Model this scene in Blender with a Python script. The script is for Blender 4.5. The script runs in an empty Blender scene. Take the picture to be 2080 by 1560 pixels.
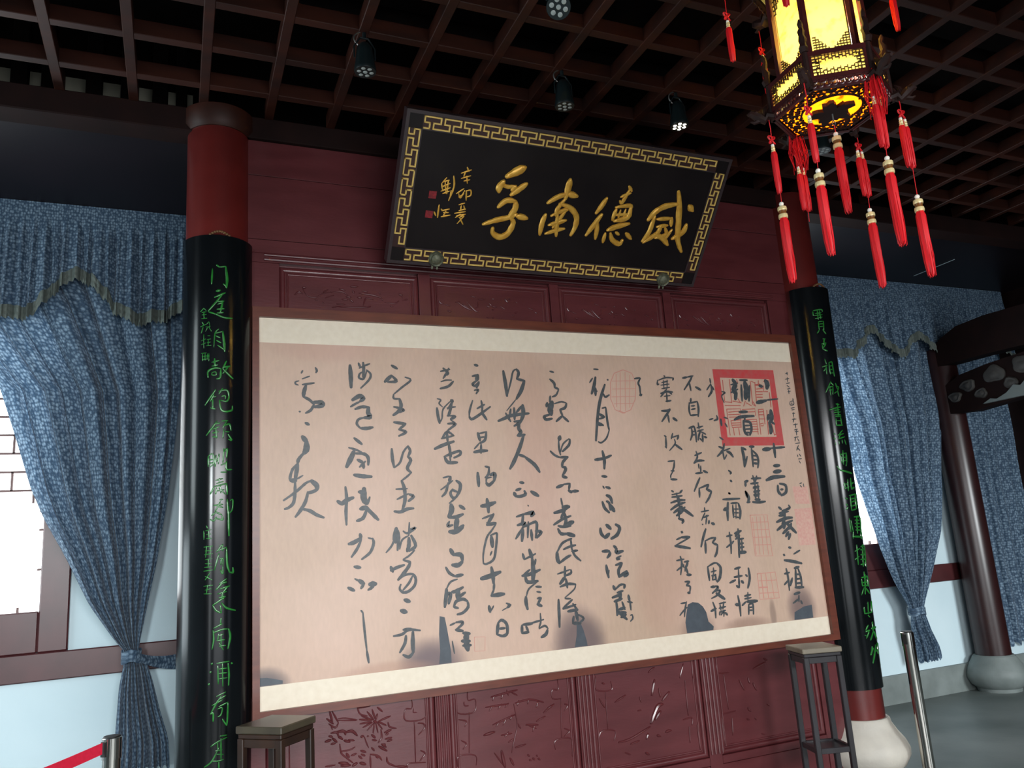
import bpy, math, random
from mathutils import Vector, Matrix
from math import sin, cos, pi, radians, sqrt, atan2

# ------------------------------------------------------------ camera, world, lights, exposure
SC = bpy.context.scene
COL = SC.collection
cam_d = bpy.data.cameras.new('camera')
cam = bpy.data.objects.new('camera', cam_d)
COL.objects.link(cam)
SC.camera = cam
cam_d.sensor_fit = 'HORIZONTAL'
cam_d.sensor_width = 36.0
cam_d.lens = 36.0 * 1607.0 / 2080.0
cam_d.clip_start = 0.05
cam_d.clip_end = 100
AX = Vector((0.9210045, -0.3835403, -0.0681731)); DN = Vector((0.0185346, 0.2179501, -0.9757839)); FW = Vector((0.3891107, 0.8974378, 0.2078417))   # camera right, down, forward in world space
m = Matrix.Identity(4)
for i in range(3):
    m[i][0] = AX[i]; m[i][1] = -DN[i]; m[i][2] = -FW[i]
m[0][3], m[1][3], m[2][3] = 0.0, 0.0, 1.55
cam.matrix_world = m

SC.view_settings.view_transform = 'Standard'
SC.view_settings.look = 'None'
SC.view_settings.gamma = 1.0
SC.view_settings.use_curve_mapping = False
SC.view_settings.exposure = 0.0

w = bpy.data.worlds.new('world'); SC.world = w; w.use_nodes = True
bg = w.node_tree.nodes['Background']
bg.inputs['Color'].default_value = (0.80, 0.90, 1.0, 1); bg.inputs['Strength'].default_value = 1.0

def area(name, loc, target, sx, sy, power, color):
    l = bpy.data.lights.new(name, 'AREA'); l.shape = 'RECTANGLE'; l.size = sx; l.size_y = sy
    l.energy = power; l.color = color
    o = bpy.data.objects.new(name, l); COL.objects.link(o); o.location = loc
    o.rotation_euler = (Vector(target) - Vector(loc)).to_track_quat('-Z', 'Z').to_euler()
    return o
# daylight through the two open doorways behind the camera (sky light falls steeply onto the floor and the lower wall), plus added fill lamps
area('doorway_daylight', (1.6, -2.45, 1.45), (1.6, 4.0, 1.45), 3.4, 2.8, 62, (0.95, 0.98, 1.0))
area('narrow_doorway_daylight', (-1.7, -2.45, 1.40), (-1.7, 4.0, 1.40), .6, 2.7, 18, (0.90, 0.96, 1.0))
o = area('doorway_sky', (1.6, -2.40, 2.35), (1.7, 4.2, -1.6), 4.0, .8, 150, (0.98, 0.99, 1.0)); o.data.spread = radians(100)
o = area('right_aisle_fill', (6.6, -2.40, 2.2), (6.9, 5.6, .3), 1.7, .8, 60, (0.92, 0.98, 1.0)); o.data.spread = radians(64)  # unseen source, made up to brighten the right aisle plaster
area('left_beam_fill', (-3.85, 3.0, 3.0), (0.0, 3.3, 3.6), 2.0, 1.0, 60, (0.84, 0.97, 1.0))  # unseen side lamp added to brighten the upper left ceiling beams
o = area('lower_left_wall_fill', (-1.7, -2.40, 2.3), (-1.5, 5.6, .2), .7, .7, 30, (0.90, 0.98, 1.0)); o.data.spread = radians(60)  # extra lamp added to lift the lower left plaster
area('aisle_end_fill', (-3.75, 5.02, 1.3), (2, 5.0, 1.2), 1.0, 2.3, 60, (0.80, 0.94, 1.0))  # invented aisle-end lamp, added to light the left curtains and plaster

# ------------------------------------------------------------ helpers
def S(r, g, b):
    f = lambda c: (c/255/12.92 if c/255 <= .04045 else ((c/255+.055)/1.055)**2.4)
    return (f(r), f(g), f(b), 1)

def mat(name, col, rough=.5, metal=0., spec=.5, var=None, scale=8., stretch=(1, 1, 1), bump=0., bscale=None,
        coat=0., crough=.08, emit=None, estr=0., trans=0., detail=4.):
    m = bpy.data.materials.new(name); m.use_nodes = True
    nt = m.node_tree; b = nt.nodes['Principled BSDF']
    b.inputs['Base Color'].default_value = col
    b.inputs['Roughness'].default_value = rough; b.inputs['Metallic'].default_value = metal
    b.inputs['Specular IOR Level'].default_value = spec
    b.inputs['Coat Weight'].default_value = coat; b.inputs['Coat Roughness'].default_value = crough
    if emit: b.inputs['Emission Color'].default_value = emit; b.inputs['Emission Strength'].default_value = estr
    if var or bump:
        tc = nt.nodes.new('ShaderNodeTexCoord'); mp = nt.nodes.new('ShaderNodeMapping')
        mp.inputs['Scale'].default_value = stretch
        nz = nt.nodes.new('ShaderNodeTexNoise'); nz.inputs['Scale'].default_value = scale; nz.inputs['Detail'].default_value = detail
        nt.links.new(tc.outputs['Object'], mp.inputs[0]); nt.links.new(mp.outputs[0], nz.inputs['Vector'])
        if var:
            r = nt.nodes.new('ShaderNodeValToRGB')
            r.color_ramp.elements[0].position = .32; r.color_ramp.elements[1].position = .68
            r.color_ramp.elements[0].color = col; r.color_ramp.elements[1].color = var
            nt.links.new(nz.outputs['Fac'], r.inputs[0]); nt.links.new(r.outputs[0], b.inputs['Base Color'])
        if bump:
            bp = nt.nodes.new('ShaderNodeBump'); bp.inputs['Strength'].default_value = bump; bp.inputs['Distance'].default_value = .01
            src = nz
            if bscale:
                src = nt.nodes.new('ShaderNodeTexNoise'); src.inputs['Scale'].default_value = bscale; src.inputs['Detail'].default_value = 3
                nt.links.new(mp.outputs[0], src.inputs['Vector'])
            nt.links.new(src.outputs['Fac'], bp.inputs['Height']); nt.links.new(bp.outputs[0], b.inputs['Normal'])
    if trans:
        out = nt.nodes['Material Output']; t = nt.nodes.new('ShaderNodeBsdfTranslucent'); mx = nt.nodes.new('ShaderNodeMixShader')
        mx.inputs[0].default_value = trans; t.inputs[0].default_value = col
        nt.links.new(b.outputs[0], mx.inputs[1]); nt.links.new(t.outputs[0], mx.inputs[2]); nt.links.new(mx.outputs[0], out.inputs[0])
    return m

class MB:
    def __init__(s): s.v = []; s.f = []; s.smooth = False
    def add(s, vs, fs):
        n = len(s.v); s.v += [tuple(p) for p in vs]; s.f += [tuple(i+n for i in f) for f in fs]; return s
    def box(s, x0, x1, y0, y1, z0, z1, bev=0.):
        if bev:
            b = bev
            vs = []
            for (x, sx) in ((x0, 1), (x1, -1)):
                for (y, sy) in ((y0, 1), (y1, -1)):
                    for (z, sz) in ((z0, 1), (z1, -1)):
                        vs += [(x+sx*b, y+sy*b, z), (x+sx*b, y, z+sz*b), (x, y+sy*b, z+sz*b)]
            # index helper: corner(ix,iy,iz)*3 + k, k: 0 -> on z face, 1 -> on y face, 2 -> on x face
            c = lambda ix, iy, iz, k: (ix*4+iy*2+iz)*3+k
            fs = []
            for iz, o in ((0, 0), (1, 1)):
                q = [c(0,0,iz,0), c(1,0,iz,0), c(1,1,iz,0), c(0,1,iz,0)]; fs.append(q if o else q[::-1])
            for iy, o in ((0, 0), (1, 1)):
                q = [c(0,iy,0,1), c(0,iy,1,1), c(1,iy,1,1), c(1,iy,0,1)]; fs.append(q if o else q[::-1])
            for ix, o in ((0, 0), (1, 1)):
                q = [c(ix,0,0,2), c(ix,1,0,2), c(ix,1,1,2), c(ix,0,1,2)]; fs.append(q if o else q[::-1])
            for ix in (0, 1):
                for iy in (0, 1): fs.append([c(ix,iy,0,1), c(ix,iy,0,2), c(ix,iy,1,2), c(ix,iy,1,1)])
            for ix in (0, 1):
                for iz in (0, 1): fs.append([c(ix,0,iz,0), c(ix,0,iz,2), c(ix,1,iz,2), c(ix,1,iz,0)])
            for iy in (0, 1):
                for iz in (0, 1): fs.append([c(0,iy,iz,0), c(0,iy,iz,1), c(1,iy,iz,1), c(1,iy,iz,0)])
            for ix in (0, 1):
                for iy in (0, 1):
                    for iz in (0, 1): fs.append([c(ix,iy,iz,0), c(ix,iy,iz,1), c(ix,iy,iz,2)])
            return s.add(vs, fs)
        vs = [(x, y, z) for x in (x0, x1) for y in (y0, y1) for z in (z0, z1)]
        return s.add(vs, [(0,1,3,2), (4,6,7,5), (0,4,5,1), (2,3,7,6), (0,2,6,4), (1,5,7,3)])
    def prism(s, poly, f0, f1):   # poly of 2D points, f0/f1 map (a,b)->3D for the two caps
        n = len(poly)
        vs = [f0(*p) for p in poly] + [f1(*p) for p in poly]
        return s.add(vs, [tuple(range(n))[::-1], tuple(range(n, 2*n))] + [(i, (i+1) % n, n+(i+1) % n, n+i) for i in range(n)])
    def lathe(s, prof, c=(0, 0, 0), n=24, a0=0, a1=2*pi, mt=None):
        full = abs(a1-a0-2*pi) < 1e-6; k = n if full else n+1
        vs = []
        for r, z in prof:
            for i in range(k):
                a = a0+(a1-a0)*i/n; p = Vector((r*cos(a), r*sin(a), z))
                if mt: p = mt @ p
                vs.append((c[0]+p[0], c[1]+p[1], c[2]+p[2]))
        fs = []
        for j in range(len(prof)-1):
            for i in range(n):
                i2 = (i+1) % k
                fs.append((j*k+i, j*k+i2, (j+1)*k+i2, (j+1)*k+i))
        if full:
            if prof[0][0] > 1e-5: fs.append(tuple(range(k))[::-1])
            if prof[-1][0] > 1e-5: fs.append(tuple((len(prof)-1)*k+i for i in range(k)))
        return s.add(vs, fs)
    def tube(s, pts, r, n=8, cap=True):
        pts = [Vector(p) for p in pts]; rs = r if isinstance(r, (list, tuple)) else [r]*len(pts)
        vs = []; up = None
        for i, p in enumerate(pts):
            d = (pts[min(i+1, len(pts)-1)]-pts[max(i-1, 0)])
            d = d.normalized() if d.length > 1e-9 else Vector((0, 0, 1))
            if up is None: up = d.orthogonal().normalized()
            a = (up-d*up.dot(d)); a = a.normalized() if a.length > 1e-6 else d.orthogonal().normalized()
            up = a; b = d.cross(a)
            for k in range(n):
                t = 2*pi*k/n; vs.append(p+(a*cos(t)+b*sin(t))*rs[i])
        fs = [(i*n+k, i*n+(k+1) % n, (i+1)*n+(k+1) % n, (i+1)*n+k) for i in range(len(pts)-1) for k in range(n)]
        if cap: fs += [tuple(range(n))[::-1], tuple((len(pts)-1)*n+k for k in range(n))]
        return s.add(vs, fs)
    def ball(s, c, r, n=10, sx=1, sy=1, sz=1):
        prof = [(r*sin(pi*i/(n//2+2)), -r*cos(pi*i/(n//2+2))) for i in range(n//2+3)]
        k0 = len(s.v)
        s.lathe([(max(p[0], 1e-6), p[1]) for p in prof], (0, 0, 0), n)
        for i in range(k0, len(s.v)):
            x, y, z = s.v[i]; s.v[i] = (c[0]+x*sx, c[1]+y*sy, c[2]+z*sz)
        return s
    def build(s, name, m, parent=None, smooth=None, loc=None):
        me = bpy.data.meshes.new(name); me.from_pydata(s.v, [], s.f); me.validate(); me.update()
        me.materials.append(m)
        if smooth if smooth is not None else s.smooth:
            for p in me.polygons: p.use_smooth = True
            try: me.set_sharp_from_angle(angle=radians(40))
            except Exception: pass
        o = bpy.data.objects.new(name, me); COL.objects.link(o)
        if parent: o.parent = parent
        if loc: o.location = loc
        return o

def tag(o, label=None, cat=None, group=None, kind=None):
    if label: o['label'] = label
    if cat: o['category'] = cat
    if group: o['group'] = group
    if kind: o['kind'] = kind
    return o
def empty(name, loc=(0, 0, 0), rz=0.):
    o = bpy.data.objects.new(name, None); COL.objects.link(o); o.location = loc; o.rotation_euler = (0, 0, rz)
    o.empty_display_size = .1
    return o
def copy_tree(o, parent=None):
    c = o.copy(); COL.objects.link(c)
    if parent: c.parent = parent
    for ch in list(o.children): copy_tree(ch, c)
    return c

def catmull(p, sub=4):
    if len(p) < 3:
        (a, b), (c, d) = p[0], p[-1]; n = 4
        return [(a+(c-a)*i/n, b+(d-b)*i/n) for i in range(n+1)]
    out = []
    for i in range(len(p)-1):
        p0 = p[max(i-1, 0)]; p1 = p[i]; p2 = p[i+1]; p3 = p[min(i+2, len(p)-1)]
        for k in range(sub):
            t = k/sub; t2 = t*t; t3 = t2*t
            out.append(tuple(.5*((2*p1[j])+(-p0[j]+p2[j])*t+(2*p0[j]-5*p1[j]+4*p2[j]-p3[j])*t2+(-p0[j]+3*p1[j]-3*p2[j]+p3[j])*t3) for j in (0, 1)))
    out.append(p[-1]); return out

def parse(txt):
    res = []
    for st in txt.replace('|', ';').split(';'):
        q = [int(x) for x in st.split()]
        res.append((q[0]/1000., [(q[i]/1000., q[i+1]/1000.) for i in range(1, len(q), 2)]))
    return res

def clusters(data, gap):
    '''groups brush strokes that lie within the gap of each other (one group = one character)'''
    B = []
    for w0, p in data:
        xs = [q[0] for q in p]; zs = [q[1] for q in p]; B.append((min(xs)-w0/2, max(xs)+w0/2, min(zs)-w0/2, max(zs)+w0/2))
    par = list(range(len(data)))
    def find(i):
        while par[i] != i: i = par[i]
        return i
    for i in range(len(B)):
        for j in range(i):
            a, b = B[i], B[j]
            if a[0] < b[1]+gap and b[0] < a[1]+gap and a[2] < b[3]+gap and b[2] < a[3]+gap: par[find(i)] = find(j)
    out = {}
    for i in range(len(B)): out.setdefault(find(i), []).append(data[i])
    return list(out.values())

def strokes(mb, data, fn, relief=0., smooth=True, tip=.55, wk=1., lift=0.00003):
    """brush strokes; fn(a, b, h) -> point. relief = height as a share of the half width (0 = flat print)"""
    rnd = random.Random(5)
    for si, (w0, pts) in enumerate(data):
        P = catmull(pts) if smooth else pts
        n = len(P); hw = w0*wk/2; ls = lift*(si % 40)
        ring = []
        for i, (a, b) in enumerate(P):
            a0, b0 = P[max(i-1, 0)]; a1, b1 = P[min(i+1, n-1)]
            dx, dy = a1-a0, b1-b0; L = sqrt(dx*dx+dy*dy) or 1e-9; dx /= L; dy /= L
            t = i/(n-1) if n > 1 else 0
            k = 1.0
            if smooth: k = (tip+(1-tip)*min(1, min(t, 1-t)*3.2))*(.92+.16*rnd.random())
            ring.append((a, b, -dy, dx, hw*k, dx, dy))
        def row(a, b, nx, ny, h, zz=1.):
            if relief:
                return [fn(a+nx*h*u, b+ny*h*u, 0.0006+ls+hw*relief*v*zz) for u, v in ((-1, 0), (-.7, .7), (0, 1), (.7, .7), (1, 0))]
            return [fn(a-nx*h, b-ny*h, ls), fn(a+nx*h, b+ny*h, ls)]
        rows = []
        a, b, nx, ny, h, dx, dy = ring[0]
        e = h*.75
        rows.append(row(a-dx*e, b-dy*e, nx, ny, h*.25, .3)); rows.append(row(a-dx*e*.6, b-dy*e*.6, nx, ny, h*.75, .8))
        for r in ring: rows.append(row(*r[:5]))
        a, b, nx, ny, h, dx, dy = ring[-1]; e = h*.75
        rows.append(row(a+dx*e*.6, b+dy*e*.6, nx, ny, h*.75, .8)); rows.append(row(a+dx*e, b+dy*e, nx, ny, h*.25, .3))
        c = len(rows[0]); vs = [p for r in rows for p in r]
        fs = [(i*c+k, i*c+k+1, (i+1)*c+k+1, (i+1)*c+k) for i in range(len(rows)-1) for k in range(c-1)]
        mb.add(vs, fs)
    return mb

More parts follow.
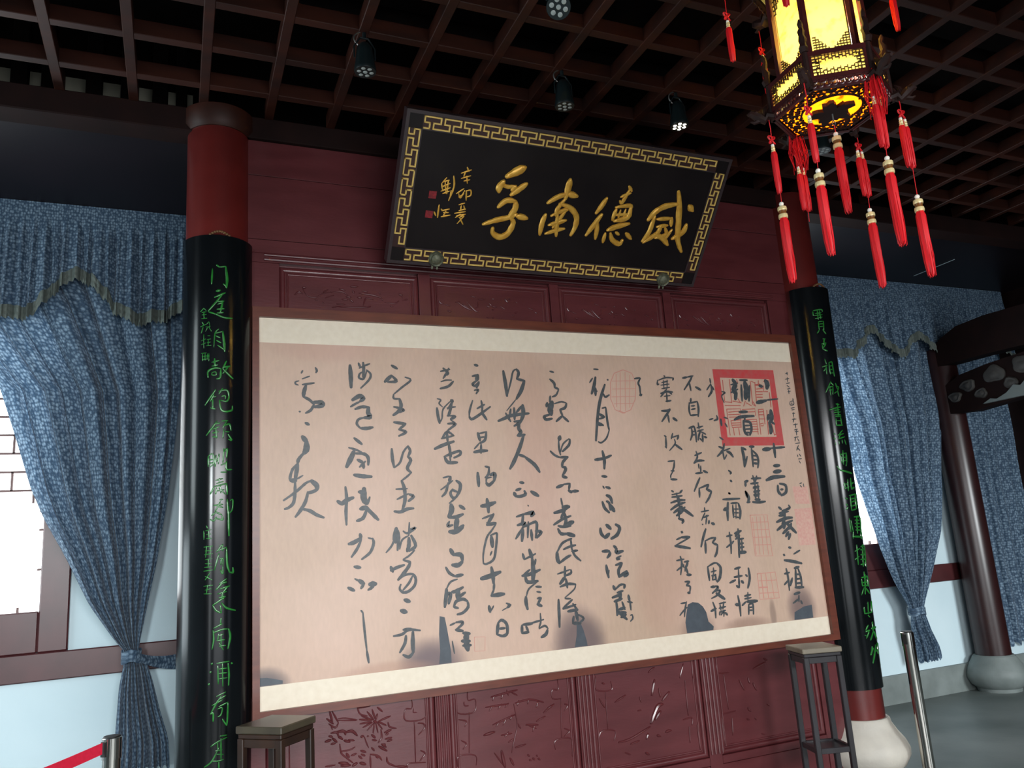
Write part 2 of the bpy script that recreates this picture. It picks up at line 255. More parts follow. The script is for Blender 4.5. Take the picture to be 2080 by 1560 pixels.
# traced brush strokes: width and points in millimetres on each board
INK = {
'scroll': '''8 613 2574 605 2559;10 680 2592 687 2576 682 2564;7 609 2528 649 2544;8 592 2517 575 2511 575 2500 589 2494;11 610 2497 672 2507;17 629 2493 618 2457 615 2431;13 615 2431 647 2414 670 2389;21 668 2402 709 2401 711 2384 673 2377;13 667 2386 652 2359 625 2343;8 591 2352 599 2350;14 623 2291 642 2281|21 606 2219 629 2189;26 627 2192 627 2153 613 2129;15 614 2132 587 2100 581 2076;12 581 2076 555 2047 542 2001 552 1983;17 581 2076 575 2035 567 1988;20 543 1990 572 1988;8 572 1994 607 2014;14 567 1988 566 1936 559 1878 536 1853 514 1845;12 509 1889 554 1919 583 1941 623 1975 652 1986;23 649 1985 675 1962 678 1941;15 681 1938 651 1927 628 1922;15 631 1928 619 1881 593 1836 567 1803;15 604 1841 639 1831 673 1809 710 1793|19 866 2610 869 2549 869 2486;11 913 2624 922 2602;14 939 2628 941 2589 936 2544;9 916 2595 951 2612 976 2622;10 937 2576 918 2563 914 2541 939 2535 956 2577;11 956 2586 978 2564 970 2532 922 2483|21 874 2416 914 2439 933 2426 917 2410;11 913 2407 888 2394 863 2379;15 888 2366 925 2379 962 2376;21 962 2376 958 2348 967 2323 936 2319;12 936 2319 905 2310 895 2285 915 2260;16 916 2261 946 2260 981 2266|14 878 2208 919 2174;10 848 2156 882 2146 918 2130;23 875 2137 862 2107 834 2053;15 881 2125 930 2121 951 2099 950 2062;15 892 2091 922 2075;12 903 2051 935 2081;16 922 2075 925 2045;18 872 2010 914 2002 966 1998|14 825 1948 830 1891 825 1820 826 1750;20 782 1875 805 1862 833 1879 866 1890;18 894 1919 924 1918;28 924 1936 920 1888 934 1857;11 953 1890 940 1851;22 900 1829 927 1834 945 1821;16 933 1821 914 1781 880 1768;18 934 1833 963 1802 995 1768|14 1098 2616 1130 2598;17 1056 2521 1096 2558;14 1096 2558 1123 2526 1072 2521;10 1173 2550 1205 2534 1151 2490 1104 2451;10 1104 2451 1104 2428 1136 2426;17 1136 2426 1144 2387 1127 2355 1097 2333;12 1102 2380 1130 2374 1159 2362 1133 2349;14 1099 2294 1143 2288 1166 2285;13 1166 2285 1126 2253;13 1126 2253 1167 2240 1124 2217|14 1082 2147 1084 2091 1092 2044;11 1092 2044 1125 2071 1146 2127 1173 2161;14 1173 2161 1185 2133 1171 2102;15 1171 2102 1186 2082 1165 2039 1186 2014;10 1186 2014 1157 1990 1130 1972|16 1130 1972 1144 1928 1145 1867 1127 1810;10 1097 1927 1160 1928;10 1101 1872 1165 1900;15 1169 1897 1193 1884 1164 1860;15 1083 1809 1117 1804 1156 1818 1191 1820|15 895 1700 901 1679;18 835 1651 864 1658 901 1679;13 901 1673 881 1628 848 1584;8 937 1677 961 1670;13 961 1673 966 1646 946 1601 901 1569;15 861 1534 893 1527|15 826 1431 858 1414;9 862 1473 883 1460;20 883 1463 909 1444;14 909 1444 893 1422;25 938 1439 971 1439;13 959 1426 929 1411;8 889 1313 899 1300;10 899 1300 905 1210 914 1109;12 914 1109 922 1052|23 1091 1719 1083 1669 1085 1645;10 1080 1669 1063 1629 1031 1595;15 1097 1710 1102 1668 1093 1603;9 1164 1746 1158 1677;11 1159 1707 1198 1717 1152 1689 1128 1702;9 1158 1677 1120 1655 1105 1608;18 1158 1665 1156 1623 1145 1594;16 1171 1676 1193 1621 1155 1596;9 1186 1597 1154 1570 1122 1554|14 1052 1500 1089 1515 1127 1524;16 1053 1520 1064 1493;12 1122 1551 1152 1540 1159 1540;16 1159 1540 1151 1516 1119 1478 1090 1450;13 1090 1450 1125 1471 1168 1474 1186 1449 1178 1414 1146 1388 1115 1384 1097 1403 1104 1426;11 1168 1462 1148 1429 1115 1396;18 1120 1346 1149 1334;20 1099 1293 1129 1282|12 1055 1169 1100 1173 1138 1192 1199 1183;13 1107 1195 1150 1197;14 1121 1165 1114 1127 1085 1084;18 1159 1179 1156 1122 1157 1077;14 1157 1077 1132 1057 1102 1071|9 1382 2589 1440 2602;14 1400 2608 1426 2582 1418 2568;11 1434 2609 1415 2575 1397 2548;8 1382 2528 1413 2538 1447 2539;13 1457 2532 1425 2502 1376 2488|8 1355 2429 1376 2422 1365 2402 1384 2382;15 1351 2376 1355 2330 1363 2288;8 1363 2291 1378 2317 1387 2369 1434 2416;11 1434 2422 1447 2416 1414 2370;15 1444 2423 1427 2357 1415 2330;9 1411 2376 1462 2383;9 1409 2330 1456 2330 1428 2311 1454 2291;15 1459 2327 1428 2311;13 1410 2285 1457 2285 1407 2246|12 1372 2201 1404 2239 1443 2216;13 1403 2233 1404 2181;11 1368 2201 1440 2216;17 1326 2143 1380 2165 1441 2184;14 1410 2174 1415 2129 1420 2097;14 1380 2098 1424 2116 1472 2129 1474 2109 1436 2091;17 1383 2095 1401 2066 1455 2065;9 1413 2104 1415 2072|9 1367 1981 1404 1989;17 1410 1986 1402 1958;9 1350 1915 1388 1939 1422 1964;13 1395 1952 1379 1902 1355 1878;16 1442 1963 1465 1943 1459 1906 1437 1872;14 1420 1916 1405 1895 1417 1869 1440 1872;12 1416 1913 1445 1900;9 1437 1869 1395 1839|24 1405 1832 1407 1801 1388 1765;17 1454 1824 1483 1804;17 1388 1762 1431 1763 1472 1776;26 1437 1756 1424 1695;13 1390 1740 1379 1716 1409 1720;22 1387 1685 1426 1683 1467 1705|14 1592 2634 1613 2629;11 1574 2565 1609 2573;21 1609 2573 1600 2539;14 1600 2539 1574 2518 1591 2508 1614 2532;15 1614 2532 1597 2498;11 1582 2481 1607 2485 1592 2461|10 1568 2421 1547 2364 1542 2331;14 1542 2327 1565 2314 1675 2385;11 1621 2421 1625 2384 1619 2338;11 1593 2374 1640 2398;14 1620 2351 1648 2308|15 1588 2232 1599 2186;9 1584 2225 1640 2238;14 1640 2238 1630 2192 1598 2172;9 1600 2205 1628 2208;9 1598 2176 1561 2140;16 1557 2121 1595 2127 1640 2129;11 1604 2166 1600 2114|17 1573 2004 1575 1927;11 1620 2039 1644 2032;12 1644 2035 1638 1996 1616 1974;19 1648 1989 1676 1995 1670 1956;17 1670 1956 1637 1932 1621 1945;9 1621 1945 1626 1971 1654 1976|18 1619 1855 1623 1823 1624 1779;21 1582 1816 1623 1820 1669 1834;10 1584 1746 1654 1768|18 1772 2601 1781 2522 1785 2450;10 1785 2450 1815 2536 1834 2599 1857 2614;16 1857 2614 1870 2593 1856 2554;14 1856 2554 1904 2545;19 1904 2545 1877 2482 1844 2434;7 1844 2434 1777 2362|17 1719 2301 1763 2318 1792 2331 1866 2342 1918 2347;13 1769 2348 1797 2298;13 1803 2372 1792 2325;15 1825 2379 1823 2311;13 1837 2352 1877 2393;21 1881 2396 1881 2345 1862 2298;15 1819 2298 1862 2298 1817 2271;18 1855 2298 1845 2257 1858 2237 1834 2213;15 1834 2213 1882 2220|19 1874 2217 1843 2143 1801 2064 1773 2022;15 1833 2103 1875 2089;19 1875 2086 1930 2042 1959 1998|14 1828 1942 1853 1938;14 1800 1897 1832 1906;16 1853 1892 1858 1872 1822 1861 1794 1865;18 1788 1885 1797 1862;19 1895 1887 1940 1860;7 1868 1810 1873 1804|18 1426 1684 1471 1715|19 1388 1591 1403 1560;20 1403 1560 1446 1557 1454 1526;21 1453 1520 1429 1503 1394 1506;14 1357 1496 1375 1465 1406 1445;16 1406 1445 1452 1450|9 1419 1429 1379 1417 1355 1383;18 1355 1383 1349 1336 1340 1289;18 1357 1359 1375 1351 1363 1305;16 1449 1384 1409 1367 1382 1363;22 1422 1371 1413 1330;16 1413 1330 1460 1356;15 1391 1285 1406 1313 1445 1322 1470 1308;14 1470 1308 1472 1278 1441 1251 1408 1245;12 1391 1285 1416 1277|9 1364 1193 1393 1202;13 1399 1205 1432 1204 1434 1192 1397 1167;15 1394 1167 1435 1157;17 1435 1146 1473 1139;27 1460 1137 1445 1109;18 1426 1106 1471 1101;27 1448 1103 1458 1056;16 1431 1082 1476 1080;7 1372 1111 1381 1047|16 1654 1769 1617 1721;17 1609 1711 1664 1718;10 1616 1708 1610 1724|10 1664 1712 1634 1676 1604 1640 1578 1554 1575 1499;12 1626 1651 1660 1662 1666 1649 1654 1575 1637 1520 1595 1498 1575 1502;22 1632 1644 1635 1588;9 1630 1564 1618 1543|18 1621 1478 1627 1428 1628 1391;23 1556 1421 1604 1430 1673 1449;12 1632 1391 1625 1349;11 1626 1355 1610 1326;19 1610 1326 1688 1329;16 1593 1273 1598 1240;8 1605 1248 1620 1271;9 1695 1279 1721 1268;14 1721 1268 1700 1255;6 1700 1255 1669 1242|16 1641 1179 1630 1120;15 1641 1179 1662 1192 1690 1168 1690 1120 1662 1108 1630 1120;13 1645 1148 1679 1148|12 1792 1747 1849 1761;20 1849 1761 1900 1765 1884 1746;15 1835 1755 1823 1698;16 1795 1699 1845 1709 1822 1678;13 1822 1678 1779 1624;17 1828 1672 1816 1609;12 1864 1715 1853 1626;15 1844 1690 1910 1713 1914 1674 1903 1623;15 1878 1669 1880 1611;16 1906 1661 1941 1653 1910 1623|13 1815 1539 1823 1507;20 1858 1559 1872 1510;11 1823 1507 1895 1534;23 1872 1504 1873 1435 1866 1385;13 1893 1503 1883 1472;11 1853 1449 1809 1421;16 1802 1418 1851 1424 1916 1444;18 1822 1414 1834 1382 1897 1383;9 1890 1377 1838 1344 1821 1308|17 1817 1303 1815 1272 1822 1235;11 1881 1353 1916 1349;9 1885 1325 1910 1320;12 1886 1288 1910 1289;13 1910 1289 1887 1260;16 1883 1257 1910 1245|14 1781 1153 1778 1111;14 1778 1111 1819 1113;13 1805 1145 1816 1119;15 1788 1156 1844 1156;10 1830 1158 1915 1171;9 1897 1206 1896 1160 1883 1131;10 1883 1125 1919 1137 1938 1120;17 1934 1114 1922 1091 1893 1078|10 2077 2607 2103 2602;14 2073 2558 2100 2534 2101 2507;13 2101 2507 2127 2498;11 2127 2495 2107 2461 2080 2449;13 2067 2454 2061 2418;31 2077 2418 2060 2376 2064 2340;15 2044 2412 2035 2388;16 2054 2340 2017 2328 2028 2310 2068 2316;9 2089 2406 2136 2419 2169 2413;15 2172 2410 2160 2383 2125 2370;13 2125 2370 2139 2334;13 2139 2334 2093 2298;14 2138 2331 2175 2298|21 2111 2209 2102 2185;11 2099 2185 2098 2138 2104 2096;9 2106 2114 2126 2161 2169 2193;14 2175 2190 2165 2155 2119 2117;12 2038 2121 2068 2094 2099 2082;15 2099 2082 2152 2084;15 2152 2084 2117 2055 2107 2026;16 2107 2026 2132 2014 2106 1973;17 2105 1968 2134 1961;16 2061 1905 2104 1918;10 2104 1921 2150 1926;14 2150 1926 2141 1891;16 2137 1885 2158 1873;16 2159 1879 2202 1880|9 2381 2629 2414 2627;9 2344 2542 2368 2571;18 2389 2577 2373 2521 2351 2471;17 2382 2508 2378 2462;9 2470 2563 2479 2562;12 2434 2472 2446 2453 2475 2466;17 2451 2532 2410 2440 2382 2341 2352 2180;7 2376 2477 2394 2490;9 2414 2381 2443 2388;13 2442 2385 2444 2304 2451 2243;10 2451 2243 2426 2194 2388 2167 2368 2173;17 2393 2344 2426 2326;10 2425 2323 2386 2314;14 2377 2292 2413 2274;13 2379 2277 2407 2277|17 2390 2116 2398 2061 2392 2008;17 2333 2063 2399 2070;15 2399 2070 2449 2088;14 2370 1963 2404 1959;9 2371 1904 2379 1889;15 2391 1897 2420 1888|10 2670 2574 2711 2581;12 2714 2578 2695 2546 2703 2520 2702 2475;15 2697 2466 2712 2472|10 2084 1841 2090 1795;21 2089 1789 2134 1790;18 2032 1758 2077 1767 2117 1780;16 2104 1772 2074 1727;14 2139 1736 2086 1721 2023 1690;18 2101 1749 2104 1703 2088 1676;24 2115 1691 2152 1701;14 2051 1683 2082 1676 2134 1679;16 2049 1666 2066 1637 2104 1635;23 2104 1635 2151 1621;11 2133 1605 2094 1596|12 2114 1601 2067 1581 2031 1533;21 2031 1533 2031 1494 2041 1471;14 2045 1474 2091 1501 2118 1511;12 2126 1600 2127 1544;12 2073 1547 2116 1561 2155 1567;13 2128 1549 2143 1509 2179 1476;12 2126 1533 2165 1536|13 2074 1450 2068 1387;9 2023 1412 2059 1420 2104 1431;12 2110 1430 2109 1411 2069 1398;18 2069 1392 2034 1356;13 2033 1340 2084 1352 2134 1346;14 2074 1381 2079 1331;8 2134 1343 2119 1317 2058 1278;9 2058 1273 2095 1269|15 2017 1271 2014 1201 2010 1121;12 2104 1263 2040 1220;12 2040 1217 2124 1234;15 2070 1201 2134 1206;12 2105 1241 2133 1201;17 2120 1202 2128 1147;11 2131 1179 2167 1154 2133 1130;14 2105 1171 2096 1139;17 2095 1134 2145 1129|16 2358 1810 2370 1772 2398 1744;18 2389 1847 2414 1835 2424 1799;14 2385 1812 2404 1800 2406 1758;23 2409 1788 2433 1751|17 2328 1655 2331 1623 2355 1596;21 2355 1598 2385 1620;21 2370 1673 2398 1648;19 2434 1672 2459 1651 2438 1611 2395 1590|16 2327 1520 2374 1520;16 2374 1517 2375 1500 2356 1481;16 2345 1439 2348 1405 2354 1368;7 2351 1371 2362 1410;15 2407 1547 2425 1531;19 2425 1531 2423 1508 2467 1514;11 2416 1474 2451 1486;11 2418 1466 2442 1470;14 2408 1435 2453 1446;16 2453 1443 2425 1405 2424 1366;16 2424 1366 2481 1396;17 2474 1396 2483 1378 2458 1366|16 2379 1318 2389 1295;11 2389 1295 2426 1320 2459 1320;15 2459 1318 2450 1299;12 2401 1277 2442 1285;15 2365 1252 2419 1264;21 2421 1281 2417 1242;15 2376 1229 2430 1241;14 2389 1233 2391 1189 2387 1150;12 2428 1224 2443 1178;16 2403 1182 2444 1189;18 2388 1161 2448 1161;18 2396 1172 2450 1122;16 2412 1137 2447 1150|15 2475 1257 2479 1226;10 2465 1221 2497 1213;11 2482 1225 2483 1172;7 2476 1142 2490 1146;9 2489 1144 2490 1124 2472 1109|9 2892 2597 2902 2595;10 2843 2568 2837 2540 2850 2543;9 2850 2568 2907 2586 2966 2585;11 2966 2585 2958 2570;8 2870 2552 2921 2564;7 2886 2569 2884 2510;7 2915 2572 2908 2516;8 2862 2535 2928 2544;8 2865 2512 2928 2522;12 2855 2481 2902 2493 2947 2491;11 2904 2510 2852 2459;11 2912 2499 2939 2477;8 2878 2462 2925 2468;10 2900 2482 2897 2432;12 2887 2429 2927 2435|13 2847 2367 2886 2368 2913 2379;13 2913 2376 2882 2343 2841 2298;12 2892 2343 2895 2293;17 2928 2321 2955 2304;9 2846 2208 2861 2200;13 2857 2194 2852 2129;7 2843 2135 2856 2140;11 2912 2221 2898 2188;8 2902 2194 2956 2210;13 2955 2205 2942 2183;9 2920 2183 2922 2155 2875 2112;14 2922 2150 2969 2117|9 2853 2043 2902 2047;11 2902 2047 2894 2009 2881 1988;8 2891 1988 2864 1956 2862 1935;13 2861 1930 2905 1928;9 2868 1983 2893 1982|12 3036 2586 3073 2593;10 3073 2593 3122 2603;12 3114 2600 3089 2565 3038 2507;12 3085 2559 3091 2502;16 3131 2528 3169 2509;12 3084 2451 3077 2428;11 3066 2422 3059 2371 3065 2338;11 3066 2419 3131 2431;14 3131 2428 3134 2383 3124 2332;10 3077 2400 3107 2403;10 3077 2377 3108 2383;11 3065 2338 3119 2343|12 3040 2254 3082 2268;12 3061 2259 3061 2215 3042 2176;13 3082 2268 3089 2226 3087 2165;8 3063 2232 3083 2234;8 3057 2209 3084 2212;10 3118 2290 3119 2248;10 3103 2256 3151 2268;10 3103 2234 3152 2245;12 3131 2242 3113 2209 3102 2176;10 3130 2231 3167 2214;13 3141 2214 3137 2164;13 3151 2198 3171 2192;10 3117 2187 3134 2170|11 3075 2104 3080 2066 3048 2028;11 3061 2077 3117 2095;13 3048 2028 3083 2043 3129 2043;11 3083 2022 3083 1994;10 3098 2010 3092 1967;12 3052 1962 3105 1966;13 3113 1977 3145 1965|12 3081 1934 3056 1897 3026 1850|10 2855 1860 2871 1851;12 2936 1860 2916 1843;9 2855 1834 2916 1843;12 2853 1819 2931 1825;9 2891 1844 2893 1803;13 2841 1784 2899 1797 2949 1798;14 2835 1741 2888 1768 2947 1783;19 2902 1820 2901 1761;15 2854 1722 2922 1760;18 2901 1761 2995 1696;15 2873 1704 2926 1731;13 2891 1738 2891 1686;15 2884 1686 2918 1673 2908 1656;12 2897 1732 2943 1754|14 2894 1604 2904 1599;10 2853 1558 2890 1570;15 2890 1570 2953 1569;9 2953 1566 2901 1546 2835 1521;16 2838 1521 2889 1512 2947 1500;11 2867 1457 2873 1416 2856 1347;10 2837 1433 2893 1438;10 2832 1374 2888 1404;9 2876 1416 2886 1387;11 2891 1421 2926 1424;14 2918 1419 2900 1386;13 2900 1386 2909 1351;15 2901 1343 2932 1341;9 2898 1398 2890 1364|10 2880 1303 2916 1303;11 2916 1300 2889 1282;11 2889 1279 2915 1272 2907 1236;14 2893 1237 2910 1235;9 2834 1178 2872 1180;10 2876 1185 2860 1142 2850 1099;9 2818 1110 2845 1132 2875 1152|15 3120 1860 3158 1844;11 3070 1868 3123 1884 3142 1890;13 3142 1887 3120 1859;13 3158 1844 3134 1806 3104 1774;12 3066 1868 3062 1811;9 3089 1745 3088 1718;9 3060 1719 3119 1726;9 3088 1712 3056 1666;9 3092 1694 3114 1693;9 3069 1683 3106 1690;10 3099 1688 3085 1641;12 3113 1663 3107 1643;8 3056 1643 3063 1639;16 3129 1645 3150 1638|14 3080 1612 3056 1566 3029 1504;15 3065 1531 3059 1464;10 3062 1537 3108 1552 3148 1555;13 3148 1552 3118 1525;13 3121 1522 3156 1508;14 3155 1505 3142 1462 3123 1437;13 3061 1380 3063 1297;10 3061 1380 3107 1398 3136 1398;17 3135 1396 3157 1368 3144 1311 3119 1284;9 3081 1347 3122 1353;9 3103 1372 3101 1337;9 3082 1324 3118 1327;10 3098 1338 3085 1298;12 3111 1331 3113 1290;8 3085 1298 3114 1302|14 3068 1257 3100 1257;13 3101 1260 3121 1250 3073 1219;11 3096 1229 3133 1232 3107 1205 3062 1189;18 3102 1217 3160 1178;11 3069 1166 3080 1122 3077 1072;14 3047 1114 3088 1127;9 3114 1153 3165 1158;10 3109 1126 3161 1132;10 3120 1147 3122 1113;9 3151 1162 3137 1117;10 3113 1103 3157 1110;10 3118 1085 3142 1106 3138 1075;13 3152 1096 3167 1081;9 3114 1108 3107 1086|10 3253 2588 3255 2556;9 3254 2551 3217 2509;14 3256 2545 3257 2504 3224 2464;10 3265 2533 3275 2510;9 3336 2500 3363 2494 3332 2471 3345 2425;9 3208 2310 3240 2318;12 3271 2338 3274 2315 3245 2304;9 3327 2327 3357 2318;10 3331 2287 3345 2261;14 3301 2315 3301 2270;10 3273 2194 3301 2176|12 3257 2132 3292 2120;14 3304 2151 3284 2106 3237 2068;12 3284 2112 3288 2048;9 3292 2050 3313 2078;9 3283 2101 3347 2120;16 3317 2100 3342 2089 3362 2063;12 3311 1975 3329 1961 3321 1952;13 3315 1911 3327 1902;10 3289 1829 3301 1823|30 3440 2583 3456 2554 3436 2513 3450 2490 3440 2449;10 3417 2548 3479 2561;13 3412 2495 3472 2519;13 3496 2582 3561 2583;36 3537 2568 3543 2515 3526 2456;16 3505 2549 3495 2438;16 3573 2545 3552 2438|17 3458 2362 3526 2365;18 3411 2310 3470 2330 3578 2336;14 3500 2339 3495 2304;17 3484 2304 3483 2229 3507 2206;17 3487 2298 3535 2293 3542 2246 3521 2206;11 3489 2270 3532 2272;11 3492 2246 3535 2249;11 3489 2224 3527 2223|14 3505 2129 3544 2128;19 3441 2124 3449 2064 3445 1997;15 3444 2121 3474 2109;13 3450 2002 3477 2064;14 3521 2120 3519 2063 3515 1995;15 3525 2103 3556 2074 3564 2034 3552 1986;10 3520 2069 3555 2066;10 3519 2041 3557 2040;13 3519 2018 3557 2014|15 3429 1897 3458 1904;16 3436 1896 3432 1869;15 3426 1836 3434 1797;14 3488 1917 3565 1918;12 3502 1937 3510 1883;13 3533 1933 3511 1889;14 3476 1884 3539 1888;11 3493 1861 3543 1865;11 3509 1872 3499 1794;11 3536 1865 3527 1793;10 3492 1833 3545 1837;10 3488 1811 3541 1815|32 3713 2583 3728 2560 3719 2529;20 3656 2546 3684 2541;22 3615 2427 3644 2433 3697 2443;11 3697 2446 3802 2456;29 3726 2375 3725 2328 3708 2293;20 3702 2345 3689 2310;26 3700 2293 3707 2246 3698 2217;16 3716 2298 3742 2281|23 3615 2107 3677 2112;14 3677 2115 3802 2122;19 3712 2147 3711 2100 3710 2054;19 3686 1997 3737 1999;23 3679 1955 3741 1962;22 3609 1903 3673 1921 3767 1924;19 3699 1866 3696 1826 3717 1803;18 3715 1877 3764 1864 3759 1819 3716 1798;13 3716 1837 3738 1839|7 3901 2636 3921 2642;6 3915 2648 3915 2627;6 3890 2596 3926 2603;6 3912 2612 3910 2578;6 3896 2566 3928 2572;6 3898 2554 3918 2539;6 3897 2526 3924 2533;6 3907 2521 3906 2493;5 3897 2508 3924 2512;7 3934 2460 3935 2445;6 3903 2436 3934 2442 3934 2418 3903 2415 3904 2433;6 3913 2427 3924 2427;6 3906 2391 3938 2397;6 3908 2379 3935 2382;6 3911 2352 3934 2357;6 3920 2364 3918 2328;6 3900 2313 3938 2316;6 3920 2322 3907 2292;6 3904 2275 3943 2281;6 3925 2286 3923 2254;6 3905 2239 3936 2245;6 3910 2227 3941 2230;6 3925 2245 3921 2203;6 3895 2186 3934 2192;6 3911 2192 3899 2162;6 3924 2180 3935 2159;6 3899 2145 3941 2150;7 3923 2133 3902 2098;7 3909 2118 3931 2097;6 3904 2068 3905 2054;6 3920 2074 3931 2056;6 3906 2039 3936 2041;6 3911 2027 3919 2010;6 3886 1872 3906 1877;6 3888 1860 3900 1848;6 3919 1871 3919 1848|11 3289 1830 3303 1824;13 3238 1790 3301 1790 3373 1791;17 3276 1770 3264 1716 3258 1656;20 3235 1723 3270 1734;12 3297 1763 3350 1764;12 3310 1751 3306 1672;15 3357 1761 3365 1712 3353 1661;9 3314 1726 3355 1724;9 3314 1702 3351 1700;8 3337 1755 3323 1665;9 3314 1678 3347 1670|12 3258 1582 3259 1514 3252 1449;11 3232 1557 3277 1563;12 3222 1489 3258 1508 3283 1524;16 3328 1599 3325 1534 3311 1422;15 3297 1571 3352 1586;12 3299 1535 3336 1557;12 3329 1533 3363 1537;12 3320 1504 3358 1508;12 3317 1481 3358 1484;19 3316 1451 3368 1451;11 3347 1532 3338 1450;16 3321 1582 3302 1553|13 3263 1352 3309 1360;10 3292 1347 3287 1295;13 3252 1303 3315 1307;13 3288 1300 3282 1237;13 3214 1271 3260 1285;17 3303 1276 3319 1263;13 3278 1237 3262 1250;12 3342 1311 3355 1301;16 3371 1350 3372 1288 3347 1229|13 3263 1189 3268 1129 3266 1066;18 3237 1137 3269 1134;12 3286 1127 3319 1147;12 3314 1182 3363 1187;10 3343 1203 3336 1157;10 3311 1165 3364 1169;18 3327 1147 3408 1145;12 3338 1128 3329 1069;13 3338 1128 3369 1131 3366 1068;9 3339 1111 3365 1111;9 3336 1094 3362 1092|18 3426 1835 3446 1794 3434 1764;12 3426 1764 3453 1766;15 3472 1765 3518 1761 3577 1764;12 3491 1854 3538 1859;12 3491 1829 3537 1831;11 3490 1805 3533 1803;12 3510 1878 3501 1773;12 3534 1878 3524 1773;15 3494 1780 3536 1778|15 3680 1723 3701 1707;14 3766 1732 3770 1713 3704 1697;14 3677 1683 3758 1692;17 3674 1667 3723 1671;18 3726 1690 3716 1635;18 3647 1626 3718 1647 3783 1650;17 3642 1574 3712 1610 3780 1631;31 3708 1635 3700 1586;21 3729 1615 3797 1550;18 3685 1550 3757 1595;17 3768 1613 3746 1577;18 3706 1530 3735 1559;18 3748 1546 3726 1511|14 3717 1459 3736 1455;14 3666 1417 3676 1410;11 3752 1414 3808 1435;17 3667 1380 3740 1367 3808 1350;14 3673 1326 3679 1271 3676 1188;12 3652 1294 3696 1300;12 3640 1226 3680 1253;15 3689 1217 3713 1263;15 3740 1324 3781 1330;15 3750 1314 3733 1201;15 3771 1319 3784 1263 3781 1203;11 3748 1284 3780 1282;11 3747 1254 3779 1255;12 3742 1227 3778 1228;16 3725 1202 3796 1199|15 3710 1161 3759 1169;11 3692 1106 3744 1129;11 3748 1152 3740 1111;14 3757 1116 3765 1097''',
'seal': '''6 3355 2579 3351 2436;6 3412 2586 3408 2425;6 3409 2428 3353 2431;6 3350 2406 3476 2407;6 3472 2587 3479 2561;6 3462 2455 3479 2426;6 3417 2437 3486 2426;7 3585 2575 3580 2415 3603 2404;7 3595 2575 3623 2566 3615 2433;6 3503 2403 3514 2426 3523 2438;6 3528 2426 3568 2406;7 3587 2433 3603 2404;7 3624 2569 3621 2552 3665 2558;7 3620 2549 3667 2549;7 3630 2522 3682 2529;7 3624 2504 3678 2505;7 3624 2483 3675 2487;7 3624 2466 3672 2466;7 3655 2582 3650 2552;7 3698 2577 3743 2584;7 3693 2547 3686 2505 3722 2506;7 3736 2500 3733 2399;6 3359 2379 3361 2207;6 3360 2382 3472 2385 3459 2258;6 3371 2361 3462 2368;6 3368 2344 3459 2347;6 3372 2327 3463 2330;6 3382 2304 3460 2310;6 3382 2304 3386 2258 3460 2261;6 3383 2287 3457 2290;6 3385 2273 3455 2275;6 3395 2253 3395 2207;6 3437 2252 3440 2207;6 3485 2379 3593 2386 3593 2339;6 3490 2362 3590 2365;6 3488 2310 3596 2313 3593 2211;6 3493 2293 3593 2298;6 3548 2281 3597 2281;6 3548 2264 3595 2263;6 3549 2246 3599 2246;6 3550 2229 3596 2229;7 3621 2380 3665 2383;7 3618 2363 3662 2366;7 3619 2345 3659 2345;6 3618 2316 3668 2316;6 3621 2380 3615 2211;7 3664 2375 3662 2281;6 3619 2281 3649 2287 3646 2269 3624 2269;7 3693 2375 3679 2211;7 3745 2340 3745 2210;7 3720 2281 3729 2205;7 3729 2205 3753 2216''',
'pale': '''6 3439 1681 3578 1678 3576 1414 3439 1422 3439 1681;5 3456 1665 3448 1431;5 3488 1670 3478 1429;5 3518 1668 3508 1427;5 3550 1673 3546 1424;5 3440 1636 3574 1632;5 3439 1587 3574 1583;5 3439 1539 3573 1535;5 3439 1491 3576 1486;6 3436 1310 3581 1311 3587 1148 3432 1152 3436 1310;8 3465 1305 3463 1158;6 3503 1305 3500 1155;5 3541 1305 3546 1154;5 3439 1266 3580 1261;9 3436 1225 3504 1222;5 3434 1190 3586 1183|6 2593 2630 2655 2609 2677 2545 2662 2443 2621 2373 2562 2351 2507 2373 2483 2441 2491 2542 2526 2606 2593 2630;5 2539 2600 2520 2391;5 2570 2613 2546 2367;5 2606 2614 2581 2367;5 2639 2596 2615 2386;4 2506 2555 2664 2561;4 2501 2504 2666 2510;4 2492 2454 2660 2459;4 2505 2410 2640 2414;5 2535 2367 2576 2351|3 1498 1119 1560 1114 1554 1042 1495 1046 1498 1119''',
'plaque_a': '''43 703 608 667 585 604 544;37 594 519 575 483 576 455;22 582 499 625 489 665 499;30 650 473 670 499;32 733 521 698 488 650 446;32 588 369 631 412 688 414;34 688 414 693 370 662 317;30 517 263 593 295 662 317 709 342;35 711 332 777 324;33 672 318 699 291 680 228 634 199 587 219 581 249''',
'plaque_b': '''35 993 576 993 532 989 462;29 883 425 938 466 997 493;35 997 493 1060 485;25 989 462 955 398 954 357;29 888 361 878 309 878 237;32 959 429 1028 416 1084 371 1094 310 1076 251;23 922 354 990 392 1021 400;25 919 298 975 319 1025 339;25 962 368 974 298 984 237;23 909 245 975 272 1027 288;21 1014 404 981 340 949 285''',
'plaque_c': '''28 1255 497 1234 448 1207 399;30 1248 398 1218 338 1176 260;28 1226 354 1240 303 1244 245;21 1380 582 1406 555;19 1343 512 1404 544;22 1388 558 1363 483 1343 491;24 1327 448 1420 469 1432 449;31 1429 459 1425 396 1339 366;26 1335 439 1326 370;15 1365 437 1363 384;15 1398 445 1396 393;18 1328 401 1430 417;31 1309 305 1361 331 1447 361;24 1302 288 1301 229;29 1336 291 1360 251 1414 229 1430 257;20 1369 300 1397 286;27 1441 301 1487 268''',
